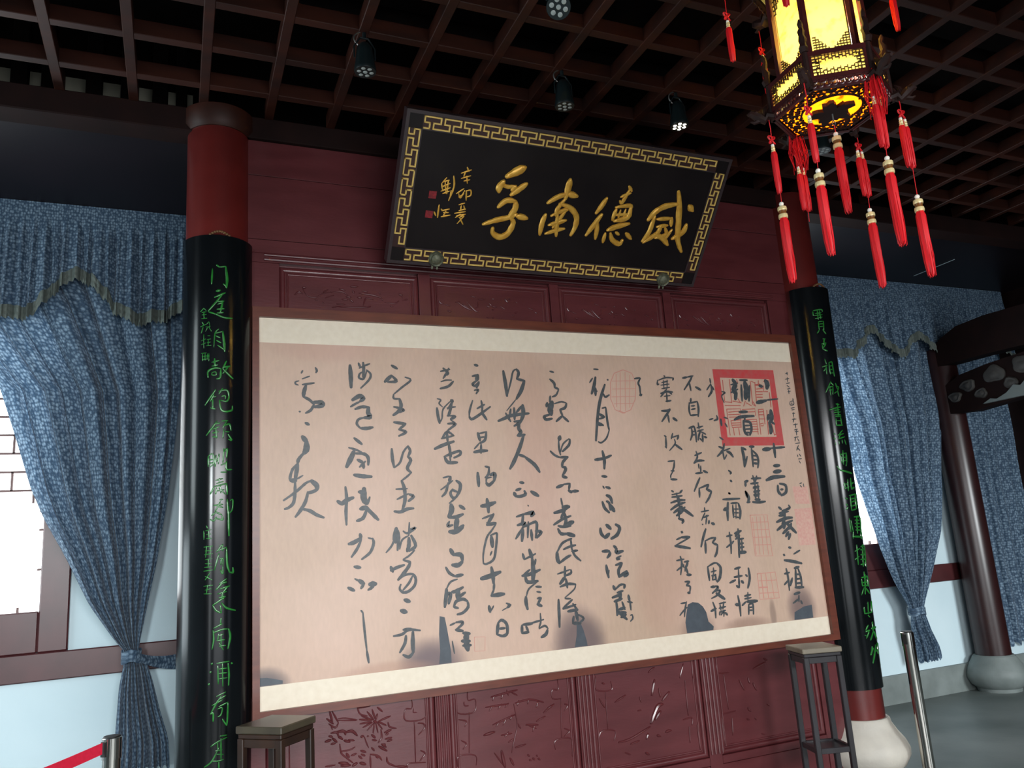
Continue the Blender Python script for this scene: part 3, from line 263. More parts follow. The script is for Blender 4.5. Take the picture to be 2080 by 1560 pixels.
'plaque_d': '''34 1569 394 1602 446 1661 489 1751 515;37 1725 591 1757 516 1787 411 1820 294 1871 220;33 1849 396 1841 345 1775 295;30 1608 425 1602 328 1569 259;25 1627 406 1733 422;25 1731 427 1743 374;23 1642 359 1717 377;30 1668 372 1660 322 1576 254;25 1704 359 1724 318 1652 289;32 1643 315 1714 289 1757 254;23 1756 354 1719 273;37 1827 513 1865 484''',
'plaque_e': '''8 369 567 383 545;8 341 531 396 556;8 364 543 359 514;8 346 503 397 524;8 363 491 396 502;8 375 521 385 480;8 371 450 332 417;8 346 419 360 397 377 441;8 376 422 350 400;8 383 437 411 445 416 417 389 405;8 387 442 395 386;8 357 358 390 371;8 373 355 373 326;8 387 357 397 333;8 363 325 401 339;8 341 308 403 324;8 376 307 350 285;8 370 287 398 300 366 252;8 375 287 401 251;8 353 295 406 310|7 264 498 241 463;8 249 473 281 486;8 244 445 289 469;8 243 421 293 446;8 259 474 274 411;8 255 409 291 427;8 276 486 279 411;8 300 433 301 395;9 301 512 313 453 295 375;8 241 463 252 427;9 246 346 248 274;8 223 305 237 283;8 260 324 271 315;8 266 315 308 329;8 290 317 280 287;8 277 306 306 309;9 267 281 318 296''',
'coupL': '''8 -34 3056 -37 2976;9 -15 3077 0 3067;8 0 3067 30 3074;13 30 3071 37 3008 34 2960;8 34 2967 19 2979;13 -14 2939 4 2944;10 -22 2906 28 2933;9 16 2925 -19 2876 -52 2834;8 -13 2883 23 2889;8 -7 2870 14 2878 11 2851;8 -10 2844 23 2849;9 17 2885 5 2825;8 -10 2824 20 2829;8 -49 2830 -13 2817;9 -19 2820 23 2803 64 2804;6 -1 2742 -18 2719 -23 2648;7 -18 2719 18 2730;11 18 2730 25 2676 28 2627;7 -14 2706 6 2697;7 -11 2683 10 2671;7 -5 2658 25 2637|9 -19 2590 -16 2551;7 -31 2571 2 2580;7 -31 2551 -4 2558;9 -48 2494 -48 2526 -16 2542 11 2539;9 11 2539 8 2494 -9 2487;6 -30 2519 -13 2522 -12 2507 -30 2507 -30 2519;8 37 2579 20 2539;9 20 2546 56 2555;9 44 2548 20 2514;9 20 2539 44 2515 70 2492|7 -12 2433 -38 2393 -61 2356;7 -20 2411 -37 2374;7 -32 2393 -11 2399;8 -26 2386 -25 2336;8 -34 2342 -14 2336;7 20 2440 3 2411;9 3 2424 39 2432 51 2401 39 2375 12 2380;7 15 2399 33 2403 33 2387;9 6 2380 13 2336 33 2324 65 2332 68 2354|7 -4 2276 -53 2206;7 -13 2261 10 2267;7 -10 2248 -6 2192;7 -24 2236 5 2248;7 -24 2217 2 2223;7 -24 2199 -1 2198;7 16 2276 46 2280;7 40 2274 22 2242;9 34 2255 55 2262 62 2231;7 28 2236 23 2192;7 34 2224 53 2224;9 47 2212 66 2184 50 2187|5 -74 2851 -90 2833;4 -74 2851 -61 2837;5 -83 2829 -61 2831;4 -83 2816 -61 2818;5 -73 2832 -72 2799;4 -86 2797 -57 2798;5 -82 2780 -73 2766;5 -89 2755 -63 2766;5 -76 2753 -85 2722;4 -60 2765 -48 2778 -42 2752;4 -63 2753 -42 2752;4 -54 2752 -63 2730;4 -48 2752 -35 2729;4 -72 2714 -71 2643;4 -84 2683 -62 2691;4 -84 2663 -62 2671;4 -53 2707 -41 2706;4 -56 2687 -38 2690;4 -56 2671 -38 2674;4 -59 2655 -35 2657;4 -50 2687 -50 2655;4 -83 2618 -58 2620;4 -77 2618 -76 2579;4 -64 2617 -64 2581;4 -80 2602 -61 2604;4 -80 2586 -61 2588;4 -52 2616 -55 2584;4 -46 2616 -46 2577;4 -58 2604 -43 2603|8 -43 2104 -42 2055;7 -43 2104 -23 2116 -17 2073 -34 2052;7 -40 2086 -23 2088;7 -37 2070 -20 2073;8 -8 2109 -11 2054;7 6 2115 3 2066;7 -5 2078 9 2103;8 29 2140 24 2072;9 32 2127 44 2140 41 2097;7 15 2060 42 2072;9 41 2078 42 2041 67 2039;7 15 2026 42 2026|7 -7 1987 24 1995;7 10 1996 7 1975;7 -4 1972 27 1980;8 -32 1922 -15 1954;8 -15 1957 42 1971;10 42 1971 46 1919;7 -4 1951 -7 1921;7 13 1962 16 1926;7 -4 1936 31 1941;7 7 1950 37 1919|7 11 1893 25 1895;8 -15 1867 25 1871;7 14 1884 -9 1837;8 -3 1866 26 1856;8 -9 1837 20 1823;7 -25 1820 -3 1836;8 20 1820 26 1799 -8 1807;7 -31 1802 -14 1795 -3 1812;9 46 1895 53 1810;11 52 1859 56 1721;7 61 1889 74 1892 71 1846 56 1828|6 27 1683 -1 1647;7 13 1675 27 1677;7 2 1652 45 1668;7 27 1680 27 1651;7 10 1640 -9 1565;10 45 1662 48 1591 58 1555;9 58 1552 77 1548 76 1571;7 22 1616 19 1587;7 11 1614 28 1616 28 1586;8 17 1564 28 1545 28 1580|7 46 1521 14 1500;8 17 1500 46 1506;7 29 1505 -2 1472;8 17 1476 61 1487;7 52 1485 29 1458;7 6 1454 46 1462;7 12 1436 41 1440;8 29 1458 26 1430;8 35 1435 -15 1404;8 -15 1404 -1 1380 21 1367;7 18 1401 24 1367;9 24 1412 47 1387 91 1372|5 -59 1750 -58 1709;5 -48 1773 -42 1761;5 -50 1750 -25 1754;5 -47 1732 -27 1734;5 -39 1755 -35 1708;5 -47 1714 -24 1713;5 -58 1674 -18 1677;5 -52 1656 -21 1657;5 -46 1679 -49 1626;5 -29 1678 -29 1625;5 -55 1639 -18 1642;5 -51 1615 -20 1619;5 -51 1597 -23 1595;5 -37 1620 -37 1579;5 -54 1580 -20 1581;5 -57 1563 -17 1566;5 -50 1539 -19 1520;5 -28 1555 -50 1522;5 -56 1494 -16 1496;5 -50 1476 -22 1480;5 -39 1498 -44 1458;5 -55 1459 -21 1457|7 23 1343 20 1318;7 -9 1300 28 1317;7 -12 1290 -9 1249 -16 1207;7 -12 1280 28 1291 54 1291;10 57 1291 66 1256 55 1202;6 13 1273 8 1243;6 8 1263 33 1270;6 4 1243 39 1244;6 23 1272 24 1210;6 14 1217 44 1218;6 14 1232 34 1199|11 -18 1144 -14 1142;11 -23 1108 -20 1105;11 -30 1056 -26 1053;7 5 1142 61 1145;7 10 1131 13 1051;9 56 1136 61 1089 59 1039;6 15 1116 50 1116;6 15 1096 51 1096;6 15 1073 51 1073;6 30 1139 33 1038;9 72 1136 77 1132|6 6 997 46 1011;6 16 981 46 996;6 -13 960 31 979;7 26 995 6 968 -18 926;8 -20 924 -8 925 -8 891;6 16 951 57 965;8 57 960 55 896 52 864;6 11 942 31 944 26 915 12 908;7 52 864 32 895|6 22 823 53 823;7 -16 785 13 800 53 813;6 13 795 13 766;6 3 763 33 763;6 8 748 38 743;6 -11 722 14 718 38 721;8 27 812 28 725;7 18 775 -11 722 -44 700;8 18 712 19 688''',
'coupR': '''9 -83 3058 -83 3029;9 -78 3065 -17 3071 -10 3056;7 -67 3042 -20 3049;7 -76 3028 -14 3034;7 -72 3006 -17 3016;8 -50 3064 -51 2998;9 -34 3063 -31 3005;7 -53 2983 -13 2986;8 -53 2983 -54 2925;9 -13 2986 -19 2924;6 -52 2965 -16 2968;6 -51 2946 -15 2950;8 -55 2921 -72 2900;9 -27 2924 -6 2895|7 -37 2858 -17 2858;9 -25 2858 -36 2815;9 -50 2822 -17 2829;9 -18 2822 -43 2793;10 -47 2786 -14 2771;8 -47 2815 -47 2786|7 -43 2714 -36 2678;7 -69 2658 -30 2670;8 -41 2671 -43 2606;7 -62 2629 -45 2649;9 -15 2685 -15 2606;8 -15 2688 14 2696;10 14 2693 19 2592;7 -10 2663 14 2668;7 -10 2638 14 2642;7 -10 2613 19 2618|7 -19 2556 -68 2479;8 -24 2549 -2 2527;7 -42 2514 -12 2520;7 -41 2492 -7 2499;7 -34 2513 -35 2457;8 -8 2520 -18 2463;9 20 2542 33 2500;9 21 2521 49 2516 29 2486;8 24 2485 -3 2471;9 31 2493 39 2451|9 -3 2396 26 2393;10 -60 2356 -12 2368 39 2376;9 12 2400 4 2308;8 -23 2351 24 2358;8 -30 2337 31 2341;8 -28 2319 27 2323;9 -22 2308 30 2312;9 -20 2294 -23 2249;10 23 2302 27 2249;7 -18 2280 23 2281;9 -27 2249 33 2249|8 -51 2191 -41 2187;8 -55 2163 -46 2153;8 25 2214 -8 2190;9 -26 2180 31 2190;7 -1 2183 -22 2155;9 -22 2155 38 2169;6 -21 2141 -20 2117;7 7 2148 7 2123;8 33 2148 43 2117;6 -49 2129 -48 2115|10 0 2075 -10 1980;8 -26 2047 29 2058;8 -23 2025 31 2030;8 -26 2003 26 2007;10 -25 2053 -22 1991;12 29 2058 24 1996;9 25 2002 10 1968;9 -61 1971 -42 1942;13 -42 1942 66 1918|10 -24 1858 -23 1820;10 8 1879 1 1802;8 -33 1842 11 1852;8 -31 1815 14 1830;12 39 1885 33 1813;11 35 1846 73 1857;13 33 1813 75 1824;10 -34 1755 -16 1748;9 -34 1716 -23 1705;9 -39 1678 -21 1694;9 2 1769 73 1779;10 6 1747 78 1752;10 9 1725 72 1735;9 4 1698 76 1708;11 10 1769 6 1671;15 73 1779 61 1680;9 6 1671 66 1680|9 -24 1618 -25 1531;8 -13 1606 -6 1530;14 21 1627 120 1619 82 1527;10 25 1605 82 1603;10 20 1583 90 1581;10 16 1562 80 1559;10 19 1540 87 1537;12 49 1626 32 1518;13 -18 1499 69 1494;10 -6 1530 -13 1488;17 82 1527 74 1483|10 7 1443 -2 1316;8 -15 1402 36 1420;8 -23 1349 15 1368;15 49 1430 134 1432;13 43 1409 134 1411;14 78 1440 45 1302;11 35 1377 134 1378;15 134 1427 84 1300;10 27 1346 98 1347;10 20 1314 81 1316|10 45 1265 40 1207;12 11 1230 90 1235;10 9 1220 8 1177;17 85 1225 78 1172;10 12 1198 90 1198;9 8 1177 80 1177;12 52 1248 24 1124;8 21 1166 -10 1121;13 38 1159 83 1124;10 -4 1042 -5 1001;11 40 1070 29 997;17 95 1070 71 1004;9 -7 1001 71 1004;9 23 988 39 976|10 10 927 -16 898;10 -18 888 19 895;10 9 885 -19 847;7 -28 868 -16 862;13 62 942 54 881;16 39 903 134 903;11 54 881 14 833;17 66 879 97 834;2 134 840 134 819;10 21 792 3 743;12 27 781 -4 743;13 63 797 7 691;21 101 802 86 742;2 134 777 134 658;13 40 759 134 767''',
'carve1': '''10 728 841 741 785;8 739 840 770 781;10 713 806 745 778;6 770 798 806 796 864 780;6 770 791 860 778;8 723 781 755 759 770 778;6 734 773 740 751|14 948 763 963 754;9 875 780 937 768;9 878 759 937 761;8 892 740 940 757;7 914 723 948 753;7 943 705 951 752;7 968 705 959 751;7 991 719 966 754;9 1011 734 970 757;9 1035 775 974 759;9 886 796 941 769;9 916 812 948 770;9 942 819 956 772;9 968 795 959 768;7 866 843 879 807 916 792;9 869 836 932 838;9 969 826 994 802|11 935 700 953 683;9 938 675 960 669;8 984 717 986 679 967 657;11 1002 700 1036 709;11 1009 689 1020 694;9 1004 669 1038 671;9 1015 657 1038 661;8 1022 746 1029 724 1063 712;9 985 644 1004 645|12 704 700 732 705;10 733 736 762 735 768 717;13 762 738 797 736 804 719;13 804 729 837 731 862 707;12 740 711 761 691;12 768 717 789 700;12 796 693 825 682;10 722 724 740 718;9 818 693 847 685;10 732 685 753 686;8 775 679 781 638 802 615 837 583;7 781 645 824 645 849 654;8 887 703 898 695;6 898 695 908 666 918 641;11 880 697 891 699;8 913 696 920 695|11 878 633 903 623;10 881 616 899 606;9 866 611 884 595;12 806 631 820 612;9 830 617 856 623;9 933 639 947 623;12 970 640 1010 613;11 985 648 1007 631;8 925 609 965 596 983 573;10 954 598 964 586;8 925 603 926 548;14 769 593 815 583;12 779 578 826 574;14 836 569 858 579;14 873 577 901 566;9 1009 583 1015 555 1056 531;11 1059 531 1108 522;7 702 587 751 586|6 1150 841 1150 797 1115 796 1115 742 1218 742 1226 831;5 1158 794 1157 776 1176 774;6 1159 736 1158 532;6 1115 518 1120 535 1211 527;7 1178 721 1209 713 1211 691 1179 664;8 1187 587 1210 569 1181 539''',
'carve2': '''10 1590 796 1745 813;8 1598 777 1610 803;8 1649 780 1662 805;8 1683 820 1691 792;8 1713 803 1743 786;9 1556 748 1688 748;8 1575 727 1597 751;8 1626 729 1648 753;8 1667 733 1689 752;10 1729 747 1814 754 1896 730;8 1739 732 1751 758;8 1801 733 1809 759;8 1852 708 1865 738;12 1914 691 1948 705;10 1892 676 1959 712;8 1846 637 1901 656;9 1590 655 1725 689;8 1609 643 1631 667;8 1650 646 1673 679;8 1693 667 1704 688;8 1732 644 1750 615;8 1793 626 1843 601;10 1783 628 1855 618;8 1821 587 1834 621;13 1537 610 1598 619;9 1636 596 1697 596;8 1656 584 1678 607;8 1674 555 1706 568;6 1719 744 1731 635 1704 550 1690 500;9 1713 523 1775 531;17 1631 518 1645 437;7 1590 515 1636 447;11 1678 476 1696 438;9 1781 477 1791 467;10 1810 455 1820 445;10 1841 450 1851 440;9 1789 450 1799 444;8 1832 465 1840 460|6 1457 840 1459 796 1499 795 1490 734 1393 743 1393 839;6 1434 790 1438 772 1458 769;6 1461 734 1449 537;6 1382 479 1390 529 1482 519 1484 471;7 1400 707 1443 693 1432 668;7 1409 603 1437 581 1416 559|7 1992 837 1993 786 1955 786 1956 740 2005 734;7 2062 824 2059 736;7 2005 734 1991 526;7 1949 478 1953 523 2050 518 2047 428;8 2024 704 2044 692 2020 668;8 2012 577 2043 559 2008 537|7 2236 827 2234 752 2330 740 2329 787;7 2289 735 2284 530;7 2215 402 2233 523 2329 519 2317 469;10 2272 785 2288 778;11 2585 805 2630 829;17 2593 677 2622 761;11 2646 710 2652 660;15 2661 640 2715 682;23 2569 527 2621 606 2659 621;17 2600 542 2642 584;8 2510 679 2518 649;8 2489 605 2513 606;12 2345 456 2426 463 2561 509;10 2423 435 2482 445;15 2529 447 2544 474;13 2602 456 2625 448;15 2663 466 2700 470;8 2383 395 2416 380;12 2515 375 2537 362;10 2345 671 2418 700;8 2246 703 2275 652|8 2834 826 2799 750;8 2897 829 2891 739;8 2833 731 2831 534;8 2792 515 2854 517 2849 478;8 2885 473 2890 327;8 2829 471 2823 385|8 3075 809 3079 747 3156 738;8 3116 732 3124 529;8 3069 507 3174 513;8 3066 488 3067 330;8 3142 477 3133 379;12 3228 688 3258 623;14 3296 691 3304 659;14 3330 655 3350 612;12 3435 789 3460 776;12 3344 737 3445 767;16 3268 520 3284 498;11 3251 457 3270 449;9 3311 454 3322 442;9 3348 358 3374 349;9 3417 521 3435 508''',
'carveT': '''9 582 3012 605 3030 624 3019;11 624 3056 643 3058;6 624 3056 647 3013 693 3003 732 3026 779 3042;8 692 2991 704 2987;8 731 2977 738 2973;8 736 3035 763 3053;8 779 3038 842 3046 873 3027;10 826 3062 858 3056;12 890 3079 931 3082;13 865 3019 889 3016;12 902 3055 910 3042;12 929 3019 949 3016;10 885 3003 904 2988;8 954 3058 987 3056;8 809 2973 856 2972;10 816 2957 935 2960 1000 2968;8 960 2974 977 3017 1018 3012;10 938 3044 1019 3037 1067 3023;8 1052 3056 1060 3048;8 1067 3023 1075 3007;7 1083 2999 1141 2994 1167 3012;12 1168 3051 1189 3048;7 1185 3044 1192 3014;9 1201 3019 1218 3024;8 1115 2979 1132 2976;8 785 2951 808 2957;6 747 3003 794 3022;8 841 3000 873 3002''',
'carveT2': '''9 1407 3036 1419 3015 1436 3012;9 1512 3025 1539 3031;11 1521 3030 1564 3002 1617 2978;9 1556 3019 1599 2986;9 1584 3030 1635 2979 1662 2977;11 1461 2969 1482 2966;7 1441 3012 1475 2997;9 1613 3072 1640 3064;9 1658 3052 1694 3054;11 1710 3015 1728 3007;11 1729 3030 1742 3017;11 1750 3063 1759 3059;11 1747 3013 1774 3010;11 1750 2995 1745 2986;9 1802 3016 1829 3000;11 1834 3063 1851 3042;9 1858 3069 1864 3068;9 1904 3050 1913 3046;7 1705 2943 1719 2940;9 1742 2943 1751 2941;9 1878 2966 1883 2965;9 1894 2981 1908 2983;9 1982 3018 2020 3006;11 2028 2993 2042 2985;7 1987 2963 1992 2963;8 2061 3036 2066 3036;7 1656 3034 1655 3007 1636 2997''',
}

# ------------------------------------------------------------ materials
M = {}
M['wood'] = mat('red_lacquered_wood', S(94, 43, 46), .30, var=S(82, 35, 38), scale=3, stretch=(1, 1, 4), bump=.05, bscale=25, coat=.35, crough=.2)
M['column'] = mat('red_column_paint', S(98, 30, 27), .33, var=S(82, 24, 22), scale=4, bump=.05, bscale=18)
M['lattice'] = mat('ceiling_wood', S(56, 24, 14), .5, spec=.25, var=S(36, 17, 12), scale=5, stretch=(.4, 2, 2))
M['lintel'] = mat('dark_lintel_wood', S(34, 18, 16), .7, spec=.12, var=S(24, 13, 12), scale=5)
M['roof'] = mat('roof_boards', S(20, 14, 13), .85, spec=.08, var=S(14, 10, 10), scale=4)
M['soffit'] = mat('aisle_ceiling_board', S(26, 19, 24), .4, spec=.25, var=S(20, 15, 19), scale=2)
M['plaster'] = mat('white_plaster', S(196, 214, 220), .8, var=S(188, 208, 215), scale=2, bump=.05, bscale=60)
M['floor'] = mat('grey_cement_floor', S(112, 118, 116), .45, var=S(84, 92, 90), scale=1.6, bump=.05, bscale=30)
M['stone'] = mat('pale_stone', S(198, 192, 180), .6, var=S(182, 176, 166), scale=6, bump=.15, bscale=60)
M['gstone'] = mat('grey_stone', S(120, 128, 126), .6, var=S(100, 108, 106), scale=5, bump=.1, bscale=50)
M['darkpost'] = mat('dark_brown_column', S(44, 20, 20), .32, var=S(36, 16, 17), scale=6)
M['trim'] = mat('brown_window_wood', S(74, 34, 36), .35, var=S(62, 28, 30), scale=6)
M['paper'] = mat('cream_mounting_silk', S(226, 214, 194), .55, var=S(220, 207, 186), scale=30, bump=.03, bscale=200)
M['frame'] = mat('scroll_frame_wood', S(104, 50, 34), .35, var=S(86, 40, 28), scale=6, stretch=(1, 1, 6))
M['ink'] = mat('black_ink', S(52, 57, 60), .45, var=S(70, 76, 80), scale=40)
M['sealred'] = mat('red_seal_ink', S(192, 58, 62), .5, var=S(180, 82, 78), scale=25)
M['sealthin'] = mat('red_seal_lines', S(176, 84, 74), .5)
M['sealpale'] = mat('faded_red_seal', S(196, 136, 122), .55)
M['pinkpatch'] = mat('faded_pink_seal_ground', S(200, 146, 134), .55, var=S(204, 164, 148), scale=60)
M['patch'] = mat('burnt_slate_patch', S(70, 78, 86), .5, var=S(62, 68, 76), scale=20)
M['gold'] = mat('gold_leaf', S(228, 178, 76), .38, .35, var=S(206, 150, 52), scale=30)
M['goldfret'] = mat('gold_fret_paint', S(232, 200, 118), .42, .2, var=S(214, 176, 92), scale=30)
M['blackboard'] = mat('black_lacquer_field', S(20, 13, 15), .34, spec=.22, var=S(28, 22, 22), scale=3)
M['plaqueframe'] = mat('dark_plaque_frame', S(52, 40, 42), .35)
M['plaqueback'] = mat('dark_red_fret_ground', S(48, 18, 14), .5)
M['lacquer'] = mat('black_lacquer_couplet', S(9, 12, 14), .17, spec=.3, bump=.015, bscale=9, var=S(14, 17, 20), scale=3)
M['green'] = mat('green_paint', S(38, 118, 44), .2, var=S(26, 92, 34), scale=30)
M['bronze'] = mat('greenish_metal', S(112, 112, 92), .55, .5, var=S(84, 88, 74), scale=60, bump=.3, bscale=90)
M['spot'] = mat('black_spotlight_metal', S(22, 32, 34), .35, .3)
M['chrome'] = mat('polished_steel', S(190, 188, 182), .12, 1.)
M['steel'] = mat('dull_steel', S(140, 140, 138), .4, .9)
M['led'] = mat('lit_led_lens', S(255, 250, 235), .4, emit=S(255, 248, 225), estr=6)
M['lens'] = mat('unlit_lens', S(150, 158, 155), .25)
M['glowrod'] = mat('glowing_rod_white', S(235, 245, 250), .4, emit=S(225, 240, 250), estr=1.2)
M['belt'] = mat('red_belt_fabric', S(206, 24, 58), .6, var=S(190, 20, 50), scale=60)
M['blackplastic'] = mat('black_plastic', S(20, 20, 20), .5)
M['stand'] = mat('dark_stand_wood', S(28, 20, 17), .3, var=S(52, 32, 20), scale=7, stretch=(1, 1, .25))
M['standtop'] = mat('stand_top_varnish', S(66, 60, 46), .3, var=S(54, 48, 38), scale=9)
M['standlit'] = mat('lit_stand_top', S(128, 120, 104), .35, var=S(112, 104, 90), scale=9)  # paler top colour holds the light falling on the right stand
M['standbluish'] = mat('old_dark_varnish', S(46, 44, 48), .32, var=S(36, 34, 36), scale=9, stretch=(1, 1, .3))
M['tassel'] = mat('red_silk_tassel', S(214, 12, 26), .5, trans=.15)
M['cord'] = mat('red_cord', S(196, 16, 26), .5)
M['bead'] = mat('white_bead', S(232, 226, 214), .2)
M['goldcap'] = mat('gold_cap', S(236, 214, 158), .25, .3)
M['brownband'] = mat('brown_cap_band', S(110, 66, 24), .35)
M['lanwood'] = mat('lantern_rosewood', S(66, 20, 22), .32, var=S(54, 18, 18), scale=12)
M['landark'] = mat('carved_dark_wood', S(40, 20, 16), .55, spec=.2, var=S(28, 15, 13), scale=20)
M['cloud'] = mat('grey_cloud_carving', S(72, 68, 64), .6, var=S(50, 47, 45), scale=8)
M['cloudlit'] = mat('lit_cloud_carving', S(112, 120, 118), .6)  # paler copy of the carving, its lit tone put into the colour
M['winpane'] = mat('daylit_window_pane', S(240, 250, 255), .5, emit=(.92, .98, 1.0, 1), estr=6)
M['winbar'] = mat('window_lattice_wood', S(112, 84, 80), .5)
M['fringe'] = mat('grey_green_fringe', S(96, 104, 98), .8, var=S(76, 84, 80), scale=60, stretch=(1, 1, .05))

def fabric():
    m = bpy.data.materials.new('blue_patterned_fabric'); m.use_nodes = True; nt = m.node_tree; b = nt.nodes['Principled BSDF']
    b.inputs['Roughness'].default_value = .75; b.inputs['Sheen Weight'].default_value = .2
    tc = nt.nodes.new('ShaderNodeTexCoord'); mp = nt.nodes.new('ShaderNodeMapping'); mp.inputs['Scale'].default_value = (1, 1, 1.35)
    v = nt.nodes.new('ShaderNodeTexVoronoi'); v.inputs['Scale'].default_value = 42; v.inputs['Randomness'].default_value = .55
    n = nt.nodes.new('ShaderNodeTexNoise'); n.inputs['Scale'].default_value = 120
    nt.links.new(tc.outputs['UV'], mp.inputs[0]); nt.links.new(mp.outputs[0], v.inputs['Vector']); nt.links.new(mp.outputs[0], n.inputs['Vector'])
    r = nt.nodes.new('ShaderNodeValToRGB'); r.color_ramp.elements[0].position = .12; r.color_ramp.elements[1].position = .62
    r.color_ramp.elements[0].color = S(150, 176, 198); r.color_ramp.elements[1].color = S(60, 86, 112)
    nt.links.new(v.outputs['Distance'], r.inputs[0])
    mx = nt.nodes.new('ShaderNodeMixRGB'); mx.blend_type = 'MULTIPLY'; mx.inputs[0].default_value = .35
    r2 = nt.nodes.new('ShaderNodeValToRGB'); r2.color_ramp.elements[0].position = .35; r2.color_ramp.elements[1].position = .6
    nt.links.new(n.outputs['Fac'], r2.inputs[0]); nt.links.new(r.outputs[0], mx.inputs[1]); nt.links.new(r2.outputs[0], mx.inputs[2])
    nt.links.new(mx.outputs[0], b.inputs['Base Color'])
    out = nt.nodes['Material Output']; t = nt.nodes.new('ShaderNodeBsdfTranslucent'); ms = nt.nodes.new('ShaderNodeMixShader'); ms.inputs[0].default_value = .34
    nt.links.new(mx.outputs[0], t.inputs[0]); nt.links.new(b.outputs[0], ms.inputs[1]); nt.links.new(t.outputs[0], ms.inputs[2]); nt.links.new(ms.outputs[0], out.inputs[0])
    return m
M['fabric'] = fabric()

def painting():
    """aged silk: brownish ground with pinkish areas, burnt stains along the lower edge"""
    m = bpy.data.materials.new('aged_painting_silk'); m.use_nodes = True; nt = m.node_tree; b = nt.nodes['Principled BSDF']
    b.inputs['Roughness'].default_value = .48
    L = nt.links.new
    tc = nt.nodes.new('ShaderNodeTexCoord')
    def noise(sc, det, st=(1, 1, 1)):
        mp = nt.nodes.new('ShaderNodeMapping'); mp.inputs['Scale'].default_value = st
        n = nt.nodes.new('ShaderNodeTexNoise'); n.inputs['Scale'].default_value = sc; n.inputs['Detail'].default_value = det
        L(tc.outputs['Object'], mp.inputs[0]); L(mp.outputs[0], n.inputs['Vector']); return n
    n1 = noise(1.6, 5); r = nt.nodes.new('ShaderNodeValToRGB')
    r.color_ramp.elements[0].position = .3; r.color_ramp.elements[1].position = .7
    r.color_ramp.elements[0].color = S(188, 160, 138); r.color_ramp.elements[1].color = S(206, 174, 156)
    L(n1.outputs['Fac'], r.inputs[0])
    n2 = noise(60, 4, (1, 1, .3)); r2 = nt.nodes.new('ShaderNodeValToRGB'); r2.color_ramp.elements[0].position = .3; r2.color_ramp.elements[1].position = .7
    r2.color_ramp.elements[0].color = (.88, .88, .88, 1)
    L(n2.outputs['Fac'], r2.inputs[0])
    mx = nt.nodes.new('ShaderNodeMixRGB'); mx.blend_type = 'MULTIPLY'; mx.inputs[0].default_value = .6
    L(r.outputs[0], mx.inputs[1]); L(r2.outputs[0], mx.inputs[2]); cur = mx.outputs[0]
    sep = nt.nodes.new('ShaderNodeSeparateXYZ'); L(tc.outputs['Object'], sep.inputs[0])
    def mathn(op, a, bb):
        q = nt.nodes.new('ShaderNodeMath'); q.operation = op
        for i, x in enumerate((a, bb)):
            if x is None: continue
            if isinstance(x, (int, float)): q.inputs[i].default_value = x
            else: L(x, q.inputs[i])
        return q.outputs[0]
    # burnt stains, pinkish areas and one paler lower-left area: (x, z, radius x, radius z, strength)
    for (sx, sz, rx, rz, st, c) in ((1.26, 1.00, .22, .17, .9, S(96, 80, 86)), (2.12, 1.02, .20, .24, .85, S(92, 76, 80)), (2.95, 1.02, .16, .12, .6, S(110, 84, 76)),
                                 (.42, 1.0, .14, .10, .9, S(94, 84, 86)), (3.76, 1.08, .14, .16, .8, S(92, 74, 76)), (2.75, 1.3, .25, .35, .28, S(176, 128, 112)),
                                 (1.95, 2.1, .22, .7, .25, S(184, 134, 120)), (.75, 2.7, .35, .10, .35, S(186, 142, 128)), (3.3, 1.01, .22, .06, .5, S(120, 88, 74)), (3.52, 1.05, .03, .12, .6, S(120, 98, 88)), (1.0, 1.0, .3, .06, .5, S(170, 130, 110)),
                                 (.8, 1.3, .5, .3, .18, S(210, 184, 168))):
        dx = mathn('DIVIDE', mathn('SUBTRACT', sep.outputs[0], sx), rx); dz = mathn('DIVIDE', mathn('SUBTRACT', sep.outputs[2], sz), rz)
        d = mathn('ADD', mathn('MULTIPLY', dx, dx), mathn('MULTIPLY', dz, dz))
        d = mathn('ADD', d, mathn('MULTIPLY', mathn('SUBTRACT', n1.outputs['Fac'], .5), .8))
        mr = nt.nodes.new('ShaderNodeMapRange'); mr.interpolation_type = 'SMOOTHSTEP'
        mr.inputs['From Min'].default_value = 1.0; mr.inputs['From Max'].default_value = .05; mr.inputs['To Min'].default_value = 0; mr.inputs['To Max'].default_value = st
        L(d, mr.inputs['Value'])
        k = nt.nodes.new('ShaderNodeMixRGB'); L(mr.outputs[0], k.inputs[0]); L(cur, k.inputs[1]); k.inputs[2].default_value = c; cur = k.outputs[0]
    # vertical seams of the old silk
    L(cur, b.inputs['Base Color'])
    return m
M['painting'] = painting()

def lantern_glass(c0, c1):
    m = bpy.data.materials.new('yellow_lantern_glass'); m.use_nodes = True; nt = m.node_tree
    nt.nodes.remove(nt.nodes['Principled BSDF']); out = nt.nodes['Material Output']
    t = nt.nodes.new('ShaderNodeBsdfTranslucent'); t.inputs[0].default_value = (1.0, .80, .20, 1)
    tc = nt.nodes.new('ShaderNodeTexCoord'); n = nt.nodes.new('ShaderNodeTexNoise'); n.inputs['Scale'].default_value = 26; n.inputs['Detail'].default_value = 5
    nt.links.new(tc.outputs['Object'], n.inputs['Vector'])
    r = nt.nodes.new('ShaderNodeValToRGB'); r.color_ramp.elements[0].position = .3; r.color_ramp.elements[1].position = .46
    r.color_ramp.elements[0].color = c0; r.color_ramp.elements[1].color = c1
    nt.links.new(n.outputs['Fac'], r.inputs[0]); nt.links.new(r.outputs[0], t.inputs[0])
    nt.links.new(t.outputs[0], out.inputs[0]); return m
M['glass'] = lantern_glass((.66, .48, .14, 1), (1.0, .86, .42, 1))
M['amber'] = lantern_glass((.20, .08, .01, 1), (.46, .21, .03, 1))

